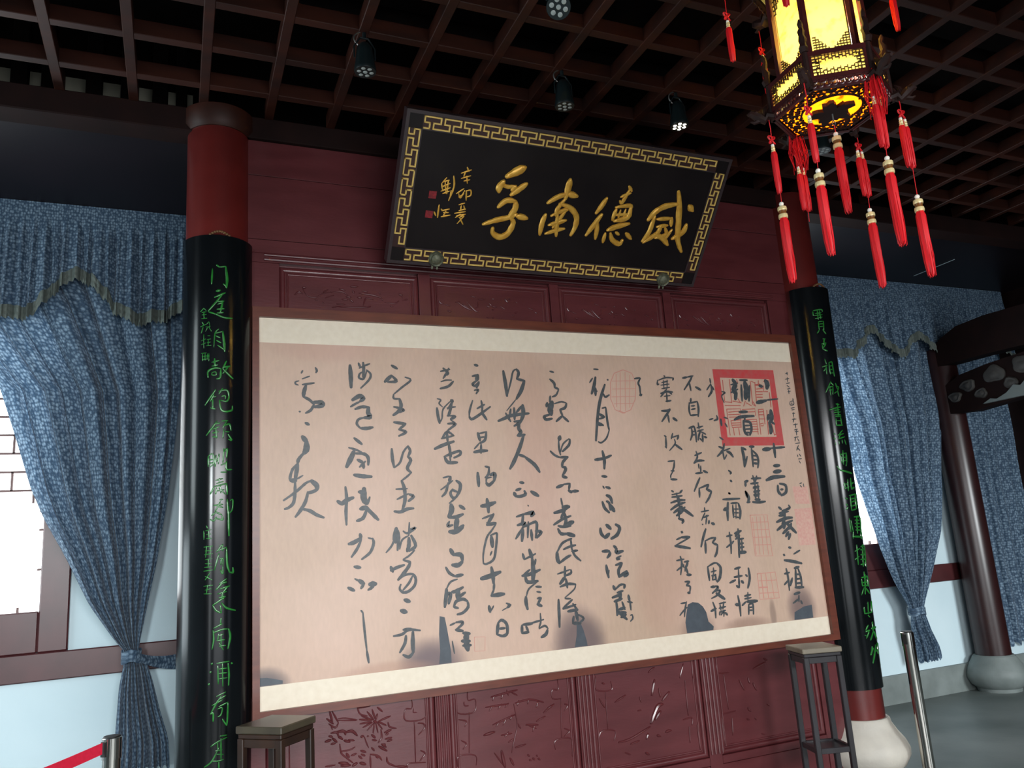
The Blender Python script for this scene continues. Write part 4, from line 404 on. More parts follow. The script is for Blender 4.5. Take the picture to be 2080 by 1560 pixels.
# ------------------------------------------------------------ the setting
CY, CR_ = 4.28, .16
XL, XR = .185, 4.18           # axes of the two columns
YB = 5.65                     # window wall
ZLAT = 4.02
tag(MB().box(-4, 8.2, -2.7, 5.8, -.1, 0).build('floor', M['floor']), 'grey cement floor of the hall', kind='structure')
# window wall: plaster with two window openings
def wall_with_hole(name, x0, x1, wx0, wx1, wz0, wz1, ztop=4.1):
    b = MB()
    b.box(x0, wx0, YB, YB+.14, .24, ztop); b.box(wx1, x1, YB, YB+.14, .24, ztop)
    b.box(wx0, wx1, YB, YB+.14, .24, wz0); b.box(wx0, wx1, YB, YB+.14, wz1, ztop)
    return b
b = wall_with_hole('w', -4, 2.2, -3.0, -.58, 1.16, 3.32)
b2 = wall_with_hole('w', 2.2, 8.2, 4.3, 6.28, 1.16, 3.32); b.add(b2.v, b2.f)
tag(b.build('wall_back', M['plaster']), 'white plastered window wall behind the blue curtains', kind='structure')
tag(MB().box(-4, 8.2, YB-.03, YB+.1, 0, .24).build('baseboard_back', M['gstone']), 'grey stone skirting under the white window wall', kind='structure')
tag(MB().box(-4, 8.2, YB-.035, YB-.0005, 1.0, 1.16, .006).build('trim_1', M['trim']), 'brown horizontal timber rail under the windows', kind='structure')
tag(MB().box(-4.1, -4, -2.7, 1.8, 0, 4.7).box(-4.1, -4, 1.8, 1.95, 0, 4.7).box(-4.1, -4, 4.05, 4.4, 0, 4.7).box(-4.1, -4, 1.95, 4.05, 0, 2.45).box(-4.1, -4, 1.95, 4.05, 3.55, 4.7).box(-4.1, -4, 5.6, 5.8, 0, 4.7).box(-4.1, -4, 4.4, 5.6, 2.55, 4.7).build('wall_left', M['plaster']), 'plastered left wall outside the view with openings added for lamps', kind='structure')  # openings cut for the added left lamps
tag(MB().box(8.2, 8.3, -2.7, 5.8, 0, 4.7).build('wall_right', M['lintel']), 'dark wooden right wall', kind='structure')
tag(MB().box(-4, -2.1, -2.8, -2.7, 0, 3.0).box(-1.3, -.2, -2.8, -2.7, 0, 3.0).box(3.4, 5.7, -2.8, -2.7, 0, 3.0).box(7.5, 8.2, -2.8, -2.7, 0, 3.0).box(-4, 8.2, -2.8, -2.7, 3.0, 4.7).build('wall_front', M['lintel']),
    'dark timber front wall with two doorways and one added light opening', kind='structure')  # right-hand opening added for its fill lamp

# windows -----------------------------------------------------------------------------
def window(name, x0, x1, lab):
    z0, z1 = 1.16, 3.32; f = .16
    t = tag(empty(name, ((x0+x1)/2, YB, z0)), lab, kind='structure')
    ox, oz = -(x0+x1)/2, -z0
    def B(mb, nm, m): 
        mb.v = [(x+ox, y-YB, z+oz) for x, y, z in mb.v]; return mb.build(nm, m, t)
    y0, y1 = YB-.03, YB+.1
    B(MB().box(x0, x0+f, y0, y1, z0, z1, .008), 'window_stile', M['trim']); B(MB().box(x1-f, x1, y0, y1, z0, z1, .008), 'window_stile', M['trim'])
    B(MB().box(x0+f, x1-f, y0, y1, z0, z0+.24, .008), 'window_bottom_rail', M['trim']); B(MB().box(x0+f, x1-f, y0, y1, z1-f, z1, .008), 'window_top_rail', M['trim'])
    B(MB().box(x0+f, x1-f, YB+.07, YB+.08, z0+.24, z1-f), 'window_pane', M['winpane'])
    # lattice: staggered bars like courses of bricks in the upper part, an open lower field with stubs round its edge
    a0, a1 = x0+f, x1-f
    ys = YB+.035
    zz = [2.129+.1155*i for i in range(9)]
    bw = .0065
    for z in zz: B(MB().box(a0, a1, ys, ys+.02, z-bw, z+bw), 'lattice_bar', M['winbar'])
    for i, z in enumerate(zz[:-1]):
        k = 0; x = a1-(.19 if i % 2 == 0 else .09)
        while x > a0+.02:
            B(MB().box(x-bw, x+bw, ys, ys+.02, z, z+.1155), 'lattice_bar', M['winbar']); x -= .30
    x = a1-.07
    B(MB().box(x-bw, x+bw, ys, ys+.02, 2.05, 2.129), 'lattice_bar', M['winbar'])
    for z in (2.0, 1.885, 1.645):
        B(MB().box(a1-.03, a1, ys, ys+.02, z-bw, z+bw), 'lattice_bar', M['winbar']); B(MB().box(a0, a0+.03, ys, ys+.02, z-bw, z+bw), 'lattice_bar', M['winbar'])
    x = a1-.12
    while x > a0+.02:
        B(MB().box(x-bw, x+bw, ys, ys+.02, z0+.24, z0+.27), 'lattice_bar', M['winbar']); x -= .30
    return t
window('window_1', -3.0, -.58, 'bright lattice window behind the left curtain')
window('window_2', 4.3, 6.28, 'bright lattice window behind the right curtain')

# ceilings ----------------------------------------------------------------------------
ceil = tag(MB().box(-4, 8.2, -2.7, 4.55, 4.62, 4.7).build('ceiling', M['roof']), 'dark lattice ceiling under the roof boards', kind='structure')
for k in range(15):
    y = 3.97-.331*k
    MB().box(-3.9, 8.2, y-.024, y+.024, ZLAT+.003, ZLAT+.083, .003).build('ceiling_beam', M['lattice'], ceil)
for k in range(-9, 26):
    x = -.585+.343*k
    MB().box(x-.024, x+.024, -2.7, 4.2, ZLAT, ZLAT+.08, .003).build('ceiling_beam', M['lattice'], ceil)
for k in range(8):      # purlins of the roof seen dimly above the lattice
    y = 3.7-.75*k
    MB().lathe([(.07, -3.9), (.07, 8.2)], (0, y, 4.42), 10, mt=Matrix.Rotation(radians(90), 3, 'Y')).build('roof_purlin', M['roof'], ceil, smooth=True)
tag(MB().box(-4, 8.2, 4.36, 5.8, 3.92, 3.97).build('ceiling_aisle', M['soffit']), 'flat dark board ceiling of the window aisle', kind='structure')
o = MB().box(6.60, 6.603, 4.75, 5.2, 3.916, 3.9198).build('light_streak_strip', M['plaster']); o.parent = bpy.data.objects['ceiling_aisle']  # pale strip painting the streak of light at the ceiling gap
tag(MB().box(-4, XL, 4.2, 4.36, 3.89, 4.03, .006).box(XR, 8.2, 4.2, 4.36, 3.89, 4.03, .006).box(XL, XR, 4.2, 4.36, 3.9, 4.03, .006).build('trim_2', M['lintel']),
    'dark lintel beam along the line of the columns', kind='structure')
# pale infill with little dark struts above the lintel
t = tag(MB().box(-4, .05, 4.46, 4.5, 4.03, 4.26).build('wall_clerestory', mat('infill_plaster', S(172, 168, 150), .8)), 'pale infill strip above the left lintel', kind='structure')
for i, x in enumerate((-1.5, -1.22, -1.02, -.80, -.66, -.45, -.28, -.12, .0)):
    MB().box(x-.04, x+.04 if i % 2 else x+.02, 4.38, 4.44, 4.03, 4.6, .004).build('strut', M['roof'], t)
tag(MB().box(.05, 8.2, 4.5, 4.55, 4.03, 4.62).box(-4, .05, 4.44, 4.5, 4.26, 4.62).build('wall_clerestory_dark', M['roof']), 'dark boards above the lintel', kind='structure')

# columns -----------------------------------------------------------------------------
def column(x, y, r, z0, z1, lab, mcol='column', mst='stone', group=None):
    t = tag(empty('column', (x, y, 0)), lab, 'column')
    MB().lathe([(r, z0), (r, z1-.02), (r*.98, z1)], n=40).build('shaft', M[mcol], t, smooth=True)
    s = r/.165
    prof = [(.285*s, 0), (.29*s, .02), (.265*s, .05), (.255*s, .07)]
    prof = [(.20*s, 0), (.205*s, .03), (.25*s, .06), (.285*s, .12), (.288*s, .16), (.265*s, .21), (.225*s, .26), (.195*s, .31), (.19*s, z0-.01), (.18*s, z0)]
    MB().lathe(prof, n=44).build('stone_base', M[mst], t, smooth=True)
    return t
c = column(XL, CY, CR_, .34, 4.0, 'red round column left of the wall scroll, behind the left couplet board')
MB().lathe([(.168, 3.90), (.19, 3.93), (.19, 4.02), (.168, 4.03)], n=32).build('collar', M['lattice'], c, smooth=True)
column(XR, CY, CR_, .345, 4.0, 'red round column right of the wall scroll, on a pale bulging stone base')
column(7.07, 5.46, .15, .32, 3.24, 'slim dark brown column at the right corner on a grey stone base', mcol='darkpost', mst='gstone')

# the central wooden wall -------------------------------------------------------------
wall = tag(MB().box(.30, 4.07, 4.262, 4.33, 0, 3.9).build('wall_middle', M['wood']), 'red-brown lacquered timber wall between the two columns', kind='structure')
W = M['wood']
def wb(name, x0, x1, z0, z1, y0=4.23, y1=4.262, bev=.002): return MB().box(x0, x1, y0, y1, z0, z1, bev).build(name, W, wall)
wb('plank', .31, 4.06, 3.692, 3.90); wb('plank', .31, 4.06, 3.315, 3.689); wb('plank', .31, 4.06, 3.235, 3.312)
# top rail with two rounded beads
wb('rail', .31, 4.06, 3.18, 3.233, 4.226)
bd = MB().lathe([(.007, .42), (.007, 3.9)], (0, 4.224, 3.222), 8, mt=Matrix.Rotation(radians(90), 3, 'Y')); bd.lathe([(.009, .42), (.009, 3.9)], (0, 4.224, 3.196), 8, mt=Matrix.Rotation(radians(90), 3, 'Y'))
bd.build('bead', W, wall, smooth=True)
DIV = [(.31, .50), (1.285, 1.355), (2.135, 2.195), (2.975, 3.035), (3.855, 4.06)]
for a, c_ in DIV: wb('stile', a, c_, 2.80, 3.18)
def half_round(mb, pts, r, y, closed=True):
    # a rounded moulding strip running round a rectangle
    n = len(pts)
    for i in range(n if closed else n-1):
        (x0, z0), (x1, z1) = pts[i], pts[(i+1) % n]
        d = Vector((x1-x0, 0, z1-z0)).normalized(); nrm = Vector((-d.z, 0, d.x))
        vs = []
        for (x, z, e) in ((x0, z0, 1), (x1, z1, -1)):
            for u, v in ((-1, 0), (-.8, .6), (-.3, .95), (.3, .95), (.8, .6), (1, 0)):
                p = Vector((x, 0, z))+nrm*(u*r)-d*(e*u*r)*(1 if closed else 0)
                vs.append((p.x, y-v*r*.8, p.z))
        mb.add(vs, [(k, k+1, 7+k, 6+k) for k in range(5)])
    return mb
def cpanel(x0, x1, z0, z1, carve):
    p = MB().box(x0+.004, x1-.004, 4.248, 4.2618, z0+.004, z1-.004).build('carved_panel', W, wall)
    mo = half_round(MB(), [(x0+.016, z0+.016), (x0+.016, z1-.016), (x1-.016, z1-.016), (x1-.016, z0+.016)], .016, 4.246)
    half_round(mo, [(x0+.045, z0+.045), (x0+.045, z1-.04), (x1-.045, z1-.04), (x1-.045, z0+.045)], .006, 4.247)
    mo.build('moulding', W, p, smooth=True)
    if carve: 
        mb = MB(); fn = lambda a, b_, h: (a, 4.2475-h, b_)
        for d in carve: strokes(mb, d, fn, relief=1.0, wk=1.15)
        mb.build('carving', W, p, smooth=True)
    return p
c1, c2 = parse(INK['carveT']), parse(INK['carveT2'])
def shift(d, dx, dz=0, k=1.): return [(w_*k, [(a+dx, b_+dz) for a, b_ in p]) for w_, p in d]
def mirror(d, xc): return [(w_, [(2*xc-a, b_) for a, b_ in p]) for w_, p in d]
cpanel(.50, 1.285, 2.80, 3.165, [c1]); cpanel(1.355, 2.135, 2.80, 3.165, [c2])
cpanel(2.195, 2.975, 2.80, 3.165, [shift(c2, .845)]); cpanel(3.035, 3.855, 2.80, 3.165, [shift(c2, 1.69)])
# lower panels
for i, (a, c_) in enumerate([(.31, .42), (1.27, 1.345), (2.10, 2.175), (2.94, 3.03), (3.84, 4.06)]):
    wb('stile', a, c_, .0, .95)
    if 0 < i < 4:
        q = MB()
        for u in (.2, .5, .8):
            x = a+(c_-a)*u; q.lathe([(.009, .30), (.009, .95)], (x, 4.231, 0), 8)
        q.build('bead', W, wall, smooth=True)

k1, k2 = parse(INK['carve1']), parse(INK['carve2'])
LOW = [(.42, 1.27), (1.345, 2.10), (2.175, 2.94), (3.03, 3.84)]
inb = lambda d, a, c_: [s for s in d if a+.03 < sum(p[0] for p in s[1])/len(s[1]) < c_-.03]
mir = [(w_, [(.42+1.27-a, b_) for a, b_ in p]) for w_, p in k1 if min(q[0] for q in p) > 1.08]
carv = {0: [k1, mir], 1: [inb(k2, 1.345, 2.10)], 2: [inb(k2, 2.175, 2.94)], 3: [inb(k2, 3.03, 3.84)]}
for i, (a, c_) in enumerate(LOW):
    wb('rail', a+.001, c_-.001, .24, .285); wb('plank', a+.001, c_-.001, .0, .236, 4.236)
    cpanel(a, c_, .285, .955, carv[i])
for side, (a, c_) in (('l', (.02+.29, .36)), ('r', (4.0, 4.06))): pass

# ------------------------------------------------------------ the big framed scroll
sc = tag(empty('framed_scroll', (2.18, 4.2, .85)), 'huge framed scroll of black calligraphy on brown silk with cream borders', 'calligraphy scroll')
def sb(mb, nm, m, parent=sc, smooth=None):
    mb.v = [(x-2.18, y-4.2, z-.85) for x, y, z in mb.v]; return mb.build(nm, m, parent, smooth)
FX0, FX1, FZ0, FZ1 = .355, 4.022, .850, 2.912
PX0, PX1, PZ0, PZ1 = .389, 3.968, .888, 2.858
def mitre(x0, x1, z0, z1, X0, X1, Z0, Z1, side):
    P = {'b': [(X0, Z0), (X1, Z0), (x1, z0), (x0, z0)], 't': [(x0, z1), (x1, z1), (X1, Z1), (X0, Z1)], 'l': [(X0, Z0), (x0, z0), (x0, z1), (X0, Z1)], 'r': [(x1, z0), (X1, Z0), (X1, Z1), (x1, z1)]}[side]
    return MB().prism(P, lambda a, b_: (a, 4.18, b_), lambda a, b_: (a, 4.228, b_))
for s_ in 'btlr': sb(mitre(PX0, PX1, PZ0, PZ1, FX0, FX1, FZ0, FZ1, s_), 'frame_rail', M['frame'])
sb(MB().box(PX0, PX1, 4.2045, 4.222, PZ0, 1.0), 'silk_border', M['paper']); sb(MB().box(PX0, PX1, 4.2045, 4.222, 2.722, PZ1), 'silk_border', M['paper'])
pic = MB().box(PX0, PX1, 4.204, 4.222, 1.0, 2.722).build('writing_silk', M['painting']); pic.parent = sc; pic.matrix_parent_inverse = Matrix.Translation((-2.18, -4.2, -.85))
fn = lambda a, b_, h: (a, 4.2025-h, b_)
for ch_ in INK['scroll'].split('|'):
    for cl_ in clusters(parse(ch_), .013): sb(strokes(MB(), cl_, fn, wk=1.22, tip=.62), 'written_character', M['ink'])
q = MB(); fs = lambda a, b_, h: (a, 4.2033-h, b_)
big = [(3.283, 2.653), (3.796, 2.658), (3.801, 2.134), (3.288, 2.137)]; inn = [(3.337, 2.596), (3.752, 2.593), (3.745, 2.193), (3.338, 2.193)]
for i in range(4):
    j = (i+1) % 4; q.add([(x, 4.2033, z) for x, z in (big[i], big[j], inn[j], inn[i])], [(0, 1, 2, 3)])
sb(q, 'red_seal', M['sealred'])
q = MB(); strokes(q, parse(INK['seal']), lambda a, b_, h: (a, 4.2033-h*.3, b_), wk=1.0, smooth=False); sb(q, 'red_seal_script', M['sealthin'])
for ch_ in [c2_ for c1_ in INK['pale'].split('|') for c2_ in clusters(parse(c1_), .02)]: sb(strokes(MB(), ch_, lambda a, b_, h: (a, 4.2034-h*.3, b_), wk=.9, smooth=False), 'faded_seal', M['sealpale'])
q = MB()
for P in ([(3.809, 1.705), (3.961, 1.708), (3.95, 1.464), (3.81, 1.466)], [(3.82, 1.856), (3.951, 1.852), (3.949, 1.734), (3.828, 1.739)]): sb(MB().add([(x, 4.2036, z) for x, z in P], [(0, 1, 2, 3)]), 'faded_seal_ground', M['pinkpatch'])
for P in ([(1.309, 1.245), (1.337, 1.237), (1.347, 1.178), (1.363, 1.06), (1.363, 1.003), (1.294, 1.003), (1.303, 1.067), (1.301, 1.153)],
          [(2.884, 1.168), (2.92, 1.179), (2.961, 1.172), (2.992, 1.147), (3.012, 1.112), (3.021, 1.055), (3.055, 1.024), (3.049, 1.003), (2.857, 1.003), (2.853, 1.065), (2.867, 1.119)],
          [(2.12, 1.131), (2.145, 1.129), (2.16, 1.09), (2.174, 1.034), (2.178, 1.003), (2.096, 1.003), (2.114, 1.067)],
          [(3.694, 1.05), (3.774, 1.078), (3.843, 1.084), (3.841, 1.003), (3.685, 1.003)], [(.391, 1.041), (.424, 1.039), (.498, 1.018), (.498, 1.003), (.391, 1.003)]):
    sb(MB().add([(x, 4.2036, z) for x, z in P], [tuple(range(len(P)))]), 'burnt_patch', M['patch'])
tag(bpy.data.objects['red_seal'], 'large square red seal'); 

# ------------------------------------------------------------ the plaque
PB = Vector((1.055, 4.05, 3.17)); PU = Vector((1, 0, 0)); PV = Vector((0, -.53, .625)).normalized(); PN = Vector((0, -.7627, -.6468)).normalized()
PW, PH = 2.03, .82
def pl(a, b_, h): p = PB+PU*a+PV*b_+PN*h; return (p.x, p.y, p.z)
plq = tag(empty('name_plaque', tuple(PB)), 'tilted black plaque with four big gold characters and a gold key-pattern border', 'plaque')
def pb_(mb, nm, m, smooth=None, parent=plq):
    mb.v = [(x-PB.x, y-PB.y, z-PB.z) for x, y, z in mb.v]; return mb.build(nm, m, parent, smooth)
def pbox(a0, a1, b0, b1, h0, h1):
    mb = MB(); vs = [pl(a, b_, h) for a in (a0, a1) for b_ in (b0, b1) for h in (h0, h1)]
    return mb.add(vs, [(0,1,3,2), (4,6,7,5), (0,4,5,1), (2,3,7,6), (0,2,6,4), (1,5,7,3)])
BW = .088; e = .014
pb_(pbox(BW, PW-BW, BW, PH-BW, -.045, -.004), 'black_field', M['blackboard'])
for a0, a1, b0, b1 in ((BW, PW-BW, e, BW), (BW, PW-BW, PH-BW, PH-e), (e, BW, BW, PH-BW), (PW-BW, PW-e, BW, PH-BW)): pb_(pbox(a0, a1, b0, b1, -.045, .0), 'border_strip', M['plaqueback'])
for a0 in (e, PW-BW):
    for b0 in (e, PH-BW): pb_(pbox(a0, a0+BW-e, b0, b0+BW-e, -.045, .003), 'corner_block', M['blackboard'])
for a0, a1, b0, b1 in ((-.004, PW+.004, -.004, e), (-.004, PW+.004, PH-e, PH+.004), (-.004, e, e, PH-e), (PW-e, PW+.004, e, PH-e)): pb_(pbox(a0, a1, b0, b1, -.06, .008), 'outer_edge', M['plaqueframe'])
for a0, a1, b0, b1 in ((BW, PW-BW, BW-.004, BW+.003), (BW, PW-BW, PH-BW-.003, PH-BW+.004), (BW-.004, BW+.003, BW, PH-BW), (PW-BW-.003, PW-BW+.004, BW, PH-BW)): pb_(pbox(a0, a1, b0, b1, -.01, .0035), 'inner_bead', M['plaqueframe'])
KEY = [(.495, .5), (.495, 0), (1.305, 0), (1.305, .5), (1.04, .5), (1.04, 1.), (1.85, 1.), (1.85, .5), (1.495, .5)]
KEY0 = [(.04, 0), (.305, 0), (.305, .5), (.04, .5), (.04, 1.), (.85, 1.), (.85, .5), (.495, .5)]
def key_mesh(P, hgt, KEY):
    mb = MB(); kh = .0590; wd = .0047
    pts = [(x*P, y*kh) for x, y in KEY]
    for i in range(len(pts)-1):
        (x0, y0), (x1, y1) = pts[i], pts[i+1]
        ax0, ax1 = min(x0, x1)-wd, max(x0, x1)+wd; ay0, ay1 = min(y0, y1)-wd, max(y0, y1)+wd
        vs = [(ax0, ay0, 0), (ax1, ay0, 0), (ax1, ay1, 0), (ax0, ay1, 0), (ax0+.0015, ay0+.0015, hgt), (ax1-.0015, ay0+.0015, hgt), (ax1-.0015, ay1-.0015, hgt), (ax0+.0015, ay1-.0015, hgt)]
        mb.add(vs, [(4, 5, 6, 7), (0, 1, 5, 4), (1, 2, 6, 5), (2, 3, 7, 6), (3, 0, 4, 7)])
    return mb
def key_row(a, b_, vertical, n, P):
    proto = None
    for i in range(-1, n):
        if i == -1: o = key_mesh(P, .005, KEY0).build('fret_key', M['goldfret'], plq)
        elif proto is None:
            o = key_mesh(P, .005, KEY).build('fret_key', M['goldfret'], plq); proto = o
        else:
            o = proto.copy(); COL.objects.link(o)
        # local x along the strip, local y across it
        ux = Vector(PV)*-1 if vertical else Vector(PU); uy = Vector(PU) if vertical else Vector(PV)
        org = (PU*a+PV*b_)+PN*.0004+ux*(P*max(i, 0))
        mt = Matrix.Identity(4)
        for r in range(3): mt[r][0] = ux[r]; mt[r][1] = uy[r]; mt[r][2] = PN[r]; mt[r][3] = org[r]
        o.matrix_local = mt
NP = 16; PT = (PW-2*BW-.01)/(NP+.93)
key_row(BW+.005-PT*.0, PH-BW+.0070, False, NP-0, PT); key_row(BW+.005, e+.0070, False, NP, PT)
NS = 5; PS = (PH-2*BW-.01)/(NS+.95)
key_row(e+.0070, PH-BW-.0, True, NS, PS); key_row(PW-BW+.0070, PH-BW-.0, True, NS, PS)
for kk in 'abcd':
    mb = strokes(MB(), parse(INK['plaque_'+kk]), lambda a, b_, h: pl(a, b_, h-.004), relief=.62, tip=.5, wk=1.12)
    pb_(mb, 'gold_character', M['gold'], True)
mb = strokes(MB(), parse(INK['plaque_e']), lambda a, b_, h: pl(a, b_, h-.004), relief=.5, wk=1.1); pb_(mb, 'gold_inscription', M['gold'], True)
for (a, b_) in ((.20, .397), (.197, .288)):
    g_ = MB(); g_.add(pbox(a-.021, a+.021, b_-.02, b_+.02, -.004, -.001).v, [(0,1,3,2), (4,6,7,5), (0,4,5,1), (2,3,7,6), (0,2,6,4), (1,5,7,3)])
    pb_(g_, 'small_red_seal', mat('plaque_seal_red', S(150, 22, 34), .5, var=S(96, 16, 24), scale=90))
for (a, b_) in ((.274, .041), (1.789, .030)):
    t = tag(empty('plaque_clip', pl(a, b_, .01)), ('round' if a < 1 else 'round grey-green')+' metal medallion clip under the '+('left' if a < 1 else 'right')+' end of the black plaque', 'clip', group=None)
    mb = MB(); n = 28; vs = []
    for h, k in ((-.012, 1.), (.010, 1.), (.018, .86), (.013, .72), (.022, .5), (.026, .2)):
        for i in range(n):
            an = 2*pi*i/n; r = .042*k*(1+.05*abs(sin(an*4.5))*(1 if k > .8 else .3)); p = PU*(r*cos(an))+PV*(r*sin(an))+PN*h; vs.append(tuple(p))
    mb.add(vs, [(j*n+i, j*n+(i+1) % n, (j+1)*n+(i+1) % n, (j+1)*n+i) for j in range(5) for i in range(n)]+[tuple(5*n+i for i in range(n)), tuple(range(n))[::-1]])
    mb.build('medallion', M['bronze'], t, smooth=True)
    mb = MB()
    for sx in (-.017, .012):
        c0 = PU*sx-PV*.036; mb.tube([tuple(c0+PN*.004), tuple(c0-PV*.016+PN*.006), tuple(c0-PV*.022+PN*.01)], [.006, .006, .005], 8)
    mb.tube([tuple(-PV*.02-PN*.005), tuple(-PV*.02-PN*.03), tuple(-PV*.01-PN*.07)], .006, 8)
    mb.build('hook', M['bronze'], t, smooth=True)

# ------------------------------------------------------------ couplet boards on the columns
def couplet(cx, key, lab):
    z0, z1, lean, r = .53, 3.24, .06, .175
    A = radians(74)
    t = tag(empty('couplet_board', (cx, CY, z0)), lab, 'couplet board')
    def at(s, z, rr):
        a = s/r; yy = CY-lean*(z-z0)/(z1-z0)
        return (rr*sin(a), yy-rr*cos(a)-CY, z-z0)
    mb = MB(); n = 36; vs = []; zs = [z0+(z1-z0)*i/12 for i in range(13)]
    for rr in (r, r-.013):
        for z in zs:
            for i in range(n+1): vs.append(at(r*(-A+2*A*i/n), z, rr))
    k = n+1; o2 = k*13; fs = []
    for j in range(12):
        for i in range(n):
            fs.append((j*k+i, j*k+i+1, (j+1)*k+i+1, (j+1)*k+i)); fs.append((o2+j*k+i, o2+(j+1)*k+i, o2+(j+1)*k+i+1, o2+j*k+i+1))
        fs.append((j*k, (j+1)*k, o2+(j+1)*k, o2+j*k)); fs.append((j*k+n, o2+j*k+n, o2+(j+1)*k+n, (j+1)*k+n))
    for i in range(n): fs.append((i, o2+i, o2+i+1, i+1)); fs.append((12*k+i, 12*k+i+1, o2+12*k+i+1, o2+12*k+i))
    mb.add(vs, fs); mb.build('curved_board', M['lacquer'], t, smooth=True)
    for ch_ in [c2_ for c1_ in INK[key].split('|') for c2_ in clusters(parse(c1_), .010)]:
        strokes(MB(), ch_, lambda a, b_, h: at(a, b_, r+h-.0008), relief=.6, tip=.6, wk=1.08 if key == 'coupL' else 1.2).build('green_character', M['green'], t, smooth=True)
    # little carved hanger on top of the board
    mb = MB()
    for i in range(9):
        a = (i-4)*.012; zz = z1+.006+.022*cos((i-4)/4*1.4)
        p = at(a, z1, r-.006); mb.ball((p[0], p[1], zz-z0-.006), .008, 8)
    mb.build('gilt_hanger', mat('tarnished_gilt', S(112, 78, 50), .5, .4), t, smooth=True)
    return t
couplet(XL, 'coupL', 'black lacquered curved board with green writing on the left red column')
couplet(XR, 'coupR', 'black lacquered curved board with green writing on the right red column')

# ------------------------------------------------------------ curtains
def interp(P, z):
    P = sorted(P, key=lambda q: q[1])
    if z <= P[0][1]: return P[0][0]
    for i in range(len(P)-1):
        if z <= P[i+1][1]:
            t = (z-P[i][1])/(P[i+1][1]-P[i][1]); return P[i][0]+(P[i+1][0]-P[i][0])*t
    return P[-1][0]
def sheet(mb_rows, thick=.004):
    """rows of points -> closed thin cloth with a little thickness, returns (mb, uv grid)"""
    mb = MB(); nr, nc = len(mb_rows), len(mb_rows[0])
    mb.add([p for r in mb_rows for p in r], [(j*nc+i, j*nc+i+1, (j+1)*nc+i+1, (j+1)*nc+i) for j in range(nr-1) for i in range(nc-1)])
    return mb
def set_uv(o, width_fn):
    me = o.data; uv = me.uv_layers.new(name='UVMap')
    for lp in me.loops:
        uv.data[lp.index].uv = width_fn[lp.vertex_index]
def drape(Lp, Rp, Y0, z0, z1, nf, amp, parent, seed, wfull, name='drape', nr=70, nc=240, tie=None):
    rnd = random.Random(seed)
    ph = [rnd.uniform(0, 6.28) for _ in range(8)]
    fr = [nf, nf*.43+.3, nf*1.71]; rows = []; uvs = []
    for j in range(nr+1):
        z = z1+(z0-z1)*j/nr; xl, xr = interp(Lp, z), interp(Rp, z); wd = max(xr-xl, .05); row = []
        a = amp*min(1., .35+.65*(z1-z)/.5)*min(1.25, (wfull/wd)**.5)
        if tie and abs(z-tie) < .25: a *= .45+.55*abs(z-tie)/.25
        hem = .018*sin(7*z)
        for i in range(nc+1):
            u = i/nc
            uu = u+.012*sin(2*pi*3*u+ph[3]+1.3*z)
            s = .62*sin(2*pi*fr[0]*uu+ph[0])+.42*sin(2*pi*fr[1]*uu+ph[1])+.22*sin(2*pi*fr[2]*uu+ph[2]+.8*z)
            s = s-.18*cos(4*pi*fr[0]*uu+2*ph[0])
            x = xl+wd*(u+.010*sin(2*pi*fr[0]*uu+ph[0]+1.2))
            edge = min(1, min(u, 1-u)*14)
            zz = z+(.02*sin(2*pi*fr[0]*uu+ph[4]) if j == nr else 0)
            row.append((x, Y0+a*s*edge+hem*.3, zz)); uvs.append((u*wfull*1.35, z))
        rows.append(row)
    mb = sheet(rows); o = mb.build(name, M['fabric'], parent, True); 
    if len(o.data.vertices) == len(uvs): set_uv(o, uvs)
    return o
def valance(prof, x0, x1, Y0, z1, parent, seed, pitch=.062, extra=None):
    rnd = random.Random(seed); nc = int((x1-x0)/.006); nr = 26; rows = []; uvs = []
    prof = sorted(prof)
    def low(x):
        if x <= prof[0][0]: return prof[0][1]
        for i in range(len(prof)-1):
            if x <= prof[i+1][0]:
                t = (x-prof[i][0])/(prof[i+1][0]-prof[i][0]); t = t*t*(3-2*t); return prof[i][1]+(prof[i+1][1]-prof[i][1])*t
        return prof[-1][1]
    def yy(x, d, dz):
        k = min(1, max(0, (dz-.10)/.12))
        a = .5*sin(2*pi*x/pitch+.8*sin(x*9))+.35*sin(2*pi*x/(pitch*2.6)+1+.5*sin(x*5))+.25*sin(2*pi*x/(pitch*.55))
        return Y0-.012*dz/.7-.022*k*a*(.6+.7*d)
    fr = []
    for i in range(nc+1): fr.append(x0+(x1-x0)*i/nc)
    for j in range(nr+1):
        row = []
        for x in fr:
            zl = low(x)+.010*sin(2*pi*x/(pitch*2.6)+1); z = z1+(zl-z1)*j/nr
            row.append((x+.01*(j/nr)*sin(x*40), yy(x, j/nr, z1-z), z)); uvs.append((x*1.7, z*1.2))
        rows.append(row)
    o = sheet(rows).build('valance', M['fabric'], parent, True); set_uv(o, uvs)
    rows2 = []
    for j in range(5):
        row = []
        for i, p in enumerate(rows[-1]):
            row.append((p[0], p[1]-.004-.004*(j % 2)-.003*((i*7) % 3), p[2]+.008-(.075+.006*((i*5) % 4))*j/4))
        rows2.append(row)
    sheet(rows2).build('fringe', M['fringe'], o)
    return o
